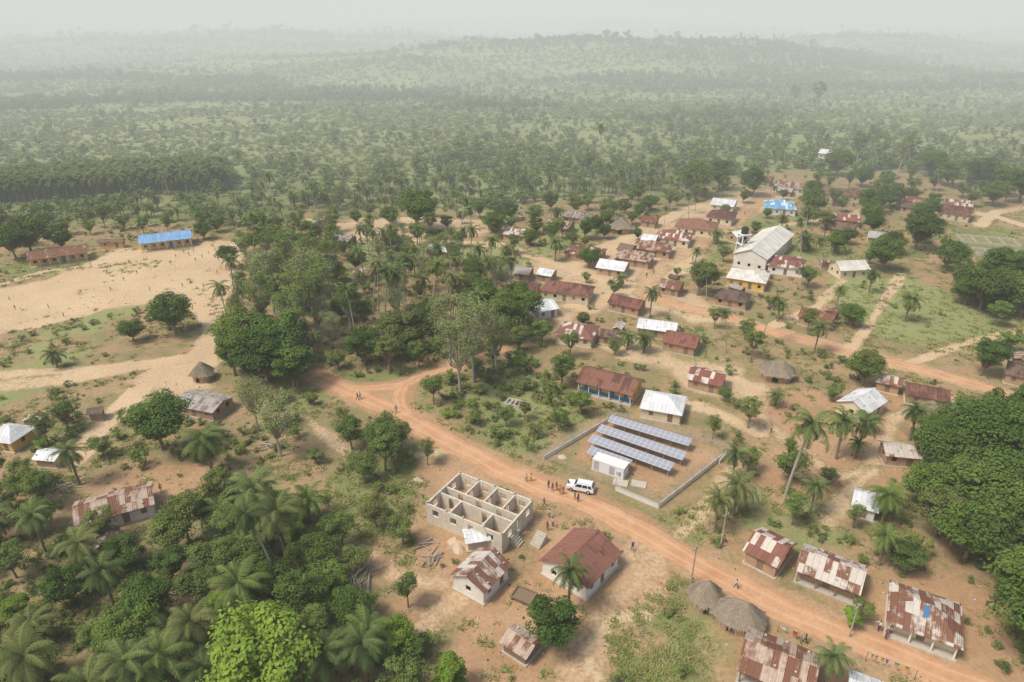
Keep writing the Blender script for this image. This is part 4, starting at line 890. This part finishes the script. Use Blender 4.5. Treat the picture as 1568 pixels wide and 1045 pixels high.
def nearmask(x,y):
    d=np.full(len(x),9.)
    for P,w in PATHG: d=np.minimum(d,dline(P,x,y)-w/2)
    sd=np.full(len(x),-9.)
    for P in SAND: sd=np.maximum(sd,sdpoly(GP(P),x,y))
    od=np.full(len(x),-9.)
    for P in ORANGE: od=np.maximum(od,sdpoly(GP(P),x,y))
    gd=np.full(len(x),-9.)
    for P in GREENP: gd=np.maximum(gd,sdpoly(GP(P),x,y))
    return d,sd,od,gd
def inkeep(x,y):
    bl=np.zeros(len(x),bool)
    for kx,ky,r,a,hl,hw in KEEP:
        dx,dy=x-kx,y-ky
        if hl: bl|=(np.abs(dx*cos(a)+dy*sin(a))<hl)&(np.abs(-dx*sin(a)+dy*cos(a))<hw)
        else: bl|=dx*dx+dy*dy<r*r
    return bl
n=60000; y=rng.uniform(50,420,n);x=rng.uniform(-1,1,n)*(.84*y+20)
d,sd,od,gd=nearmask(x,y); nz=fbm(x,y,14,123,3)
prob=sst(.50,.70,nz)*.40+.04; prob=np.where(gd>0,prob*.45,prob); prob=np.where(sd>-1,.006,prob); prob=np.where(od>0,prob*.25,prob); prob[d<1.0]=0
WOOD=[GP(p) for p in([(-80,800),(230,850),(470,800),(540,930),(640,1000),(620,1120),(-150,1120)],[(335,420),(470,345),(640,385),(815,470),(830,530),(640,570),(470,600),(340,560)],[(1430,660),(1620,620),(1640,880),(1480,880)],[(640,600),(800,530),(910,650),(760,690)])]
for i,P in enumerate(WOOD): prob=np.where(inpoly(P,x,y)&(d>.8),.38 if i==1 else .6,prob)
k=(rng.random(n)<prob*.45)&~inkeep(x,y)&(far_edge(x,y)<5); x1,y1=x[k],y[k]
gn_scatter('undergrowth',np.stack([x1,y1,hgt(x1,y1)-.1],1),rng.uniform(.25,.85,len(x1)),rng.choice(4,len(x1),p=[.4,.38,.14,.08]),PM['bush'])
def tuft(seed,mat,h):
    rg=np.random.default_rng(seed);q=[];c=rg.normal(size=(26,2))*.38
    for i in range(26):
        a=rg.uniform(0,6.28);w=.09;hh=h*rg.uniform(.4,1.1);l=rg.uniform(.2,.5);p=np.array([c[i,0],c[i,1],0]);s=np.array([-sin(a),cos(a),0])*w;t_=p+np.array([cos(a)*l,sin(a)*l,hh]);q.append([p-s,p+s,t_+s*.3,t_-s*.3])
    return mkmesh('tuft',[(np.array(q),mat,rg.random(26))])
TF=[tuft(1,'grassb',.3),tuft(2,'grassb',.45),tuft(3,'grassg',.3)]
n=80000; y=50+(rng.random(n)**1.3)*250;x=rng.uniform(-1,1,n)*(.84*y+20); d,sd,od,gd=nearmask(x,y); nz=fbm(x,y,6,223,3)
prob=sst(.44,.66,nz)*.7+.03; prob=np.where(sd>-1,.01,prob); prob=np.where(od>0,prob*.2,prob); prob[d<.3]=0; prob=np.where(gd>0,np.maximum(prob,.35),prob)
k=(rng.random(n)<prob)&(far_edge(x,y)<5)&~inkeep(x,y); x,y=x[k],y[k]
gn_scatter('grass',np.stack([x,y,hgt(x,y)-.05],1),rng.uniform(.5,1.3,len(x)),rng.choice(3,len(x),p=[.36,.2,.44]),TF)
def rock(seed,mat):
    rg=np.random.default_rng(seed); c=rdir(40,rg)*np.array([.2,.16,.08]); return mkmesh('stone',[(leaves(c,c*1.0,.25,.2,rg),mat)])
n=9000;y=rng.uniform(55,260,n);x=rng.uniform(-1,1,n)*(.8*y+10); d,sd,od,gd=nearmask(x,y); k=((od>-2)|(sd>-2)|(rng.random(n)<.2))&(d>-.3)&(rng.random(n)<.5*sst(.4,.7,fbm(x,y,12,9,2))+.1); x,y=x[k],y[k]
gn_scatter('litter_and_stones',np.stack([x,y,hgt(x,y)+.03],1),rng.uniform(.3,1.,len(x)),rng.choice(3,len(x),p=[.45,.35,.2]),[rock(1,'stone'),rock(2,'wood'),rock(3,'litter')])
# ------------------------------------------------------------------ haze (air volumes, emission in place of scattered light, thicker over the far valley)
def haze(y0,y1,dist,LI,top=190):
    m=NT('emissive_haze'); SG=1./dist
    ab=m.n('ShaderNodeVolumeAbsorption',{'Color':(0,0,0,1),'Density':SG}); em=m.n('ShaderNodeEmission',{'Color':(*LI,1),'Strength':SG}); ad=m.n('ShaderNodeAddShader',{0:ab.outputs[0],1:em.outputs[0]}); m.t.links.new(ad.outputs[0],m.out.inputs['Volume'])
    hz=bpy.data.meshes.new('haze'); v=[(x,y,z) for z in(-80,top) for y in(y0,y1) for x in(-9000,9000)]; hz.from_pydata(v,[],[(0,2,3,1),(4,5,7,6),(0,1,5,4),(2,6,7,3),(0,4,6,2),(1,3,7,5)]); hz.materials.append(m.m); obj('haze',hz)
haze(-800,240,3000,(.62,.63,.58)); haze(240.5,1700,820,(.66,.695,.655)); haze(1700.5,12600,700,(.90,.905,.89),500)  # farthest volume emits more, giving the pale glow along the horizon
# ------------------------------------------------------------------ light, sky, camera
EL,AZ=58,-115
w=bpy.data.worlds.new('World'); scene.world=w; w.use_nodes=True; nt=w.node_tree; bg=nt.nodes['Background']; sk=nt.nodes.new('ShaderNodeTexSky'); sk.sky_type='NISHITA'; sk.sun_disc=False; sk.sun_elevation=radians(EL); sk.sun_rotation=radians(AZ); sk.dust_density=4; sk.air_density=1.0
nt.links.new(sk.outputs[0],bg.inputs[0]); bg.inputs[1].default_value=.15
sd=bpy.data.lights.new('sun','SUN'); sd.energy=2.8; sd.angle=radians(14); sd.color=(1,.94,.83); so=bpy.data.objects.new('sun',sd); link(so)
dv=Vector((sin(radians(AZ))*cos(radians(EL)),cos(radians(AZ))*cos(radians(EL)),sin(radians(EL)))); so.rotation_euler=dv.to_track_quat('Z','Y').to_euler()
cd=bpy.data.cameras.new('camera'); cam=bpy.data.objects.new('camera',cd); link(cam); cam.location=(0,0,CH); cam.rotation_euler=(radians(90)-PIT,0,0); cd.sensor_width=36; cd.lens=24; cd.clip_end=30000; cd.clip_start=.5; scene.camera=cam
scene.view_settings.view_transform='Standard'; scene.view_settings.look='None'; scene.view_settings.exposure=0
print('DONE',time.time()-T0)
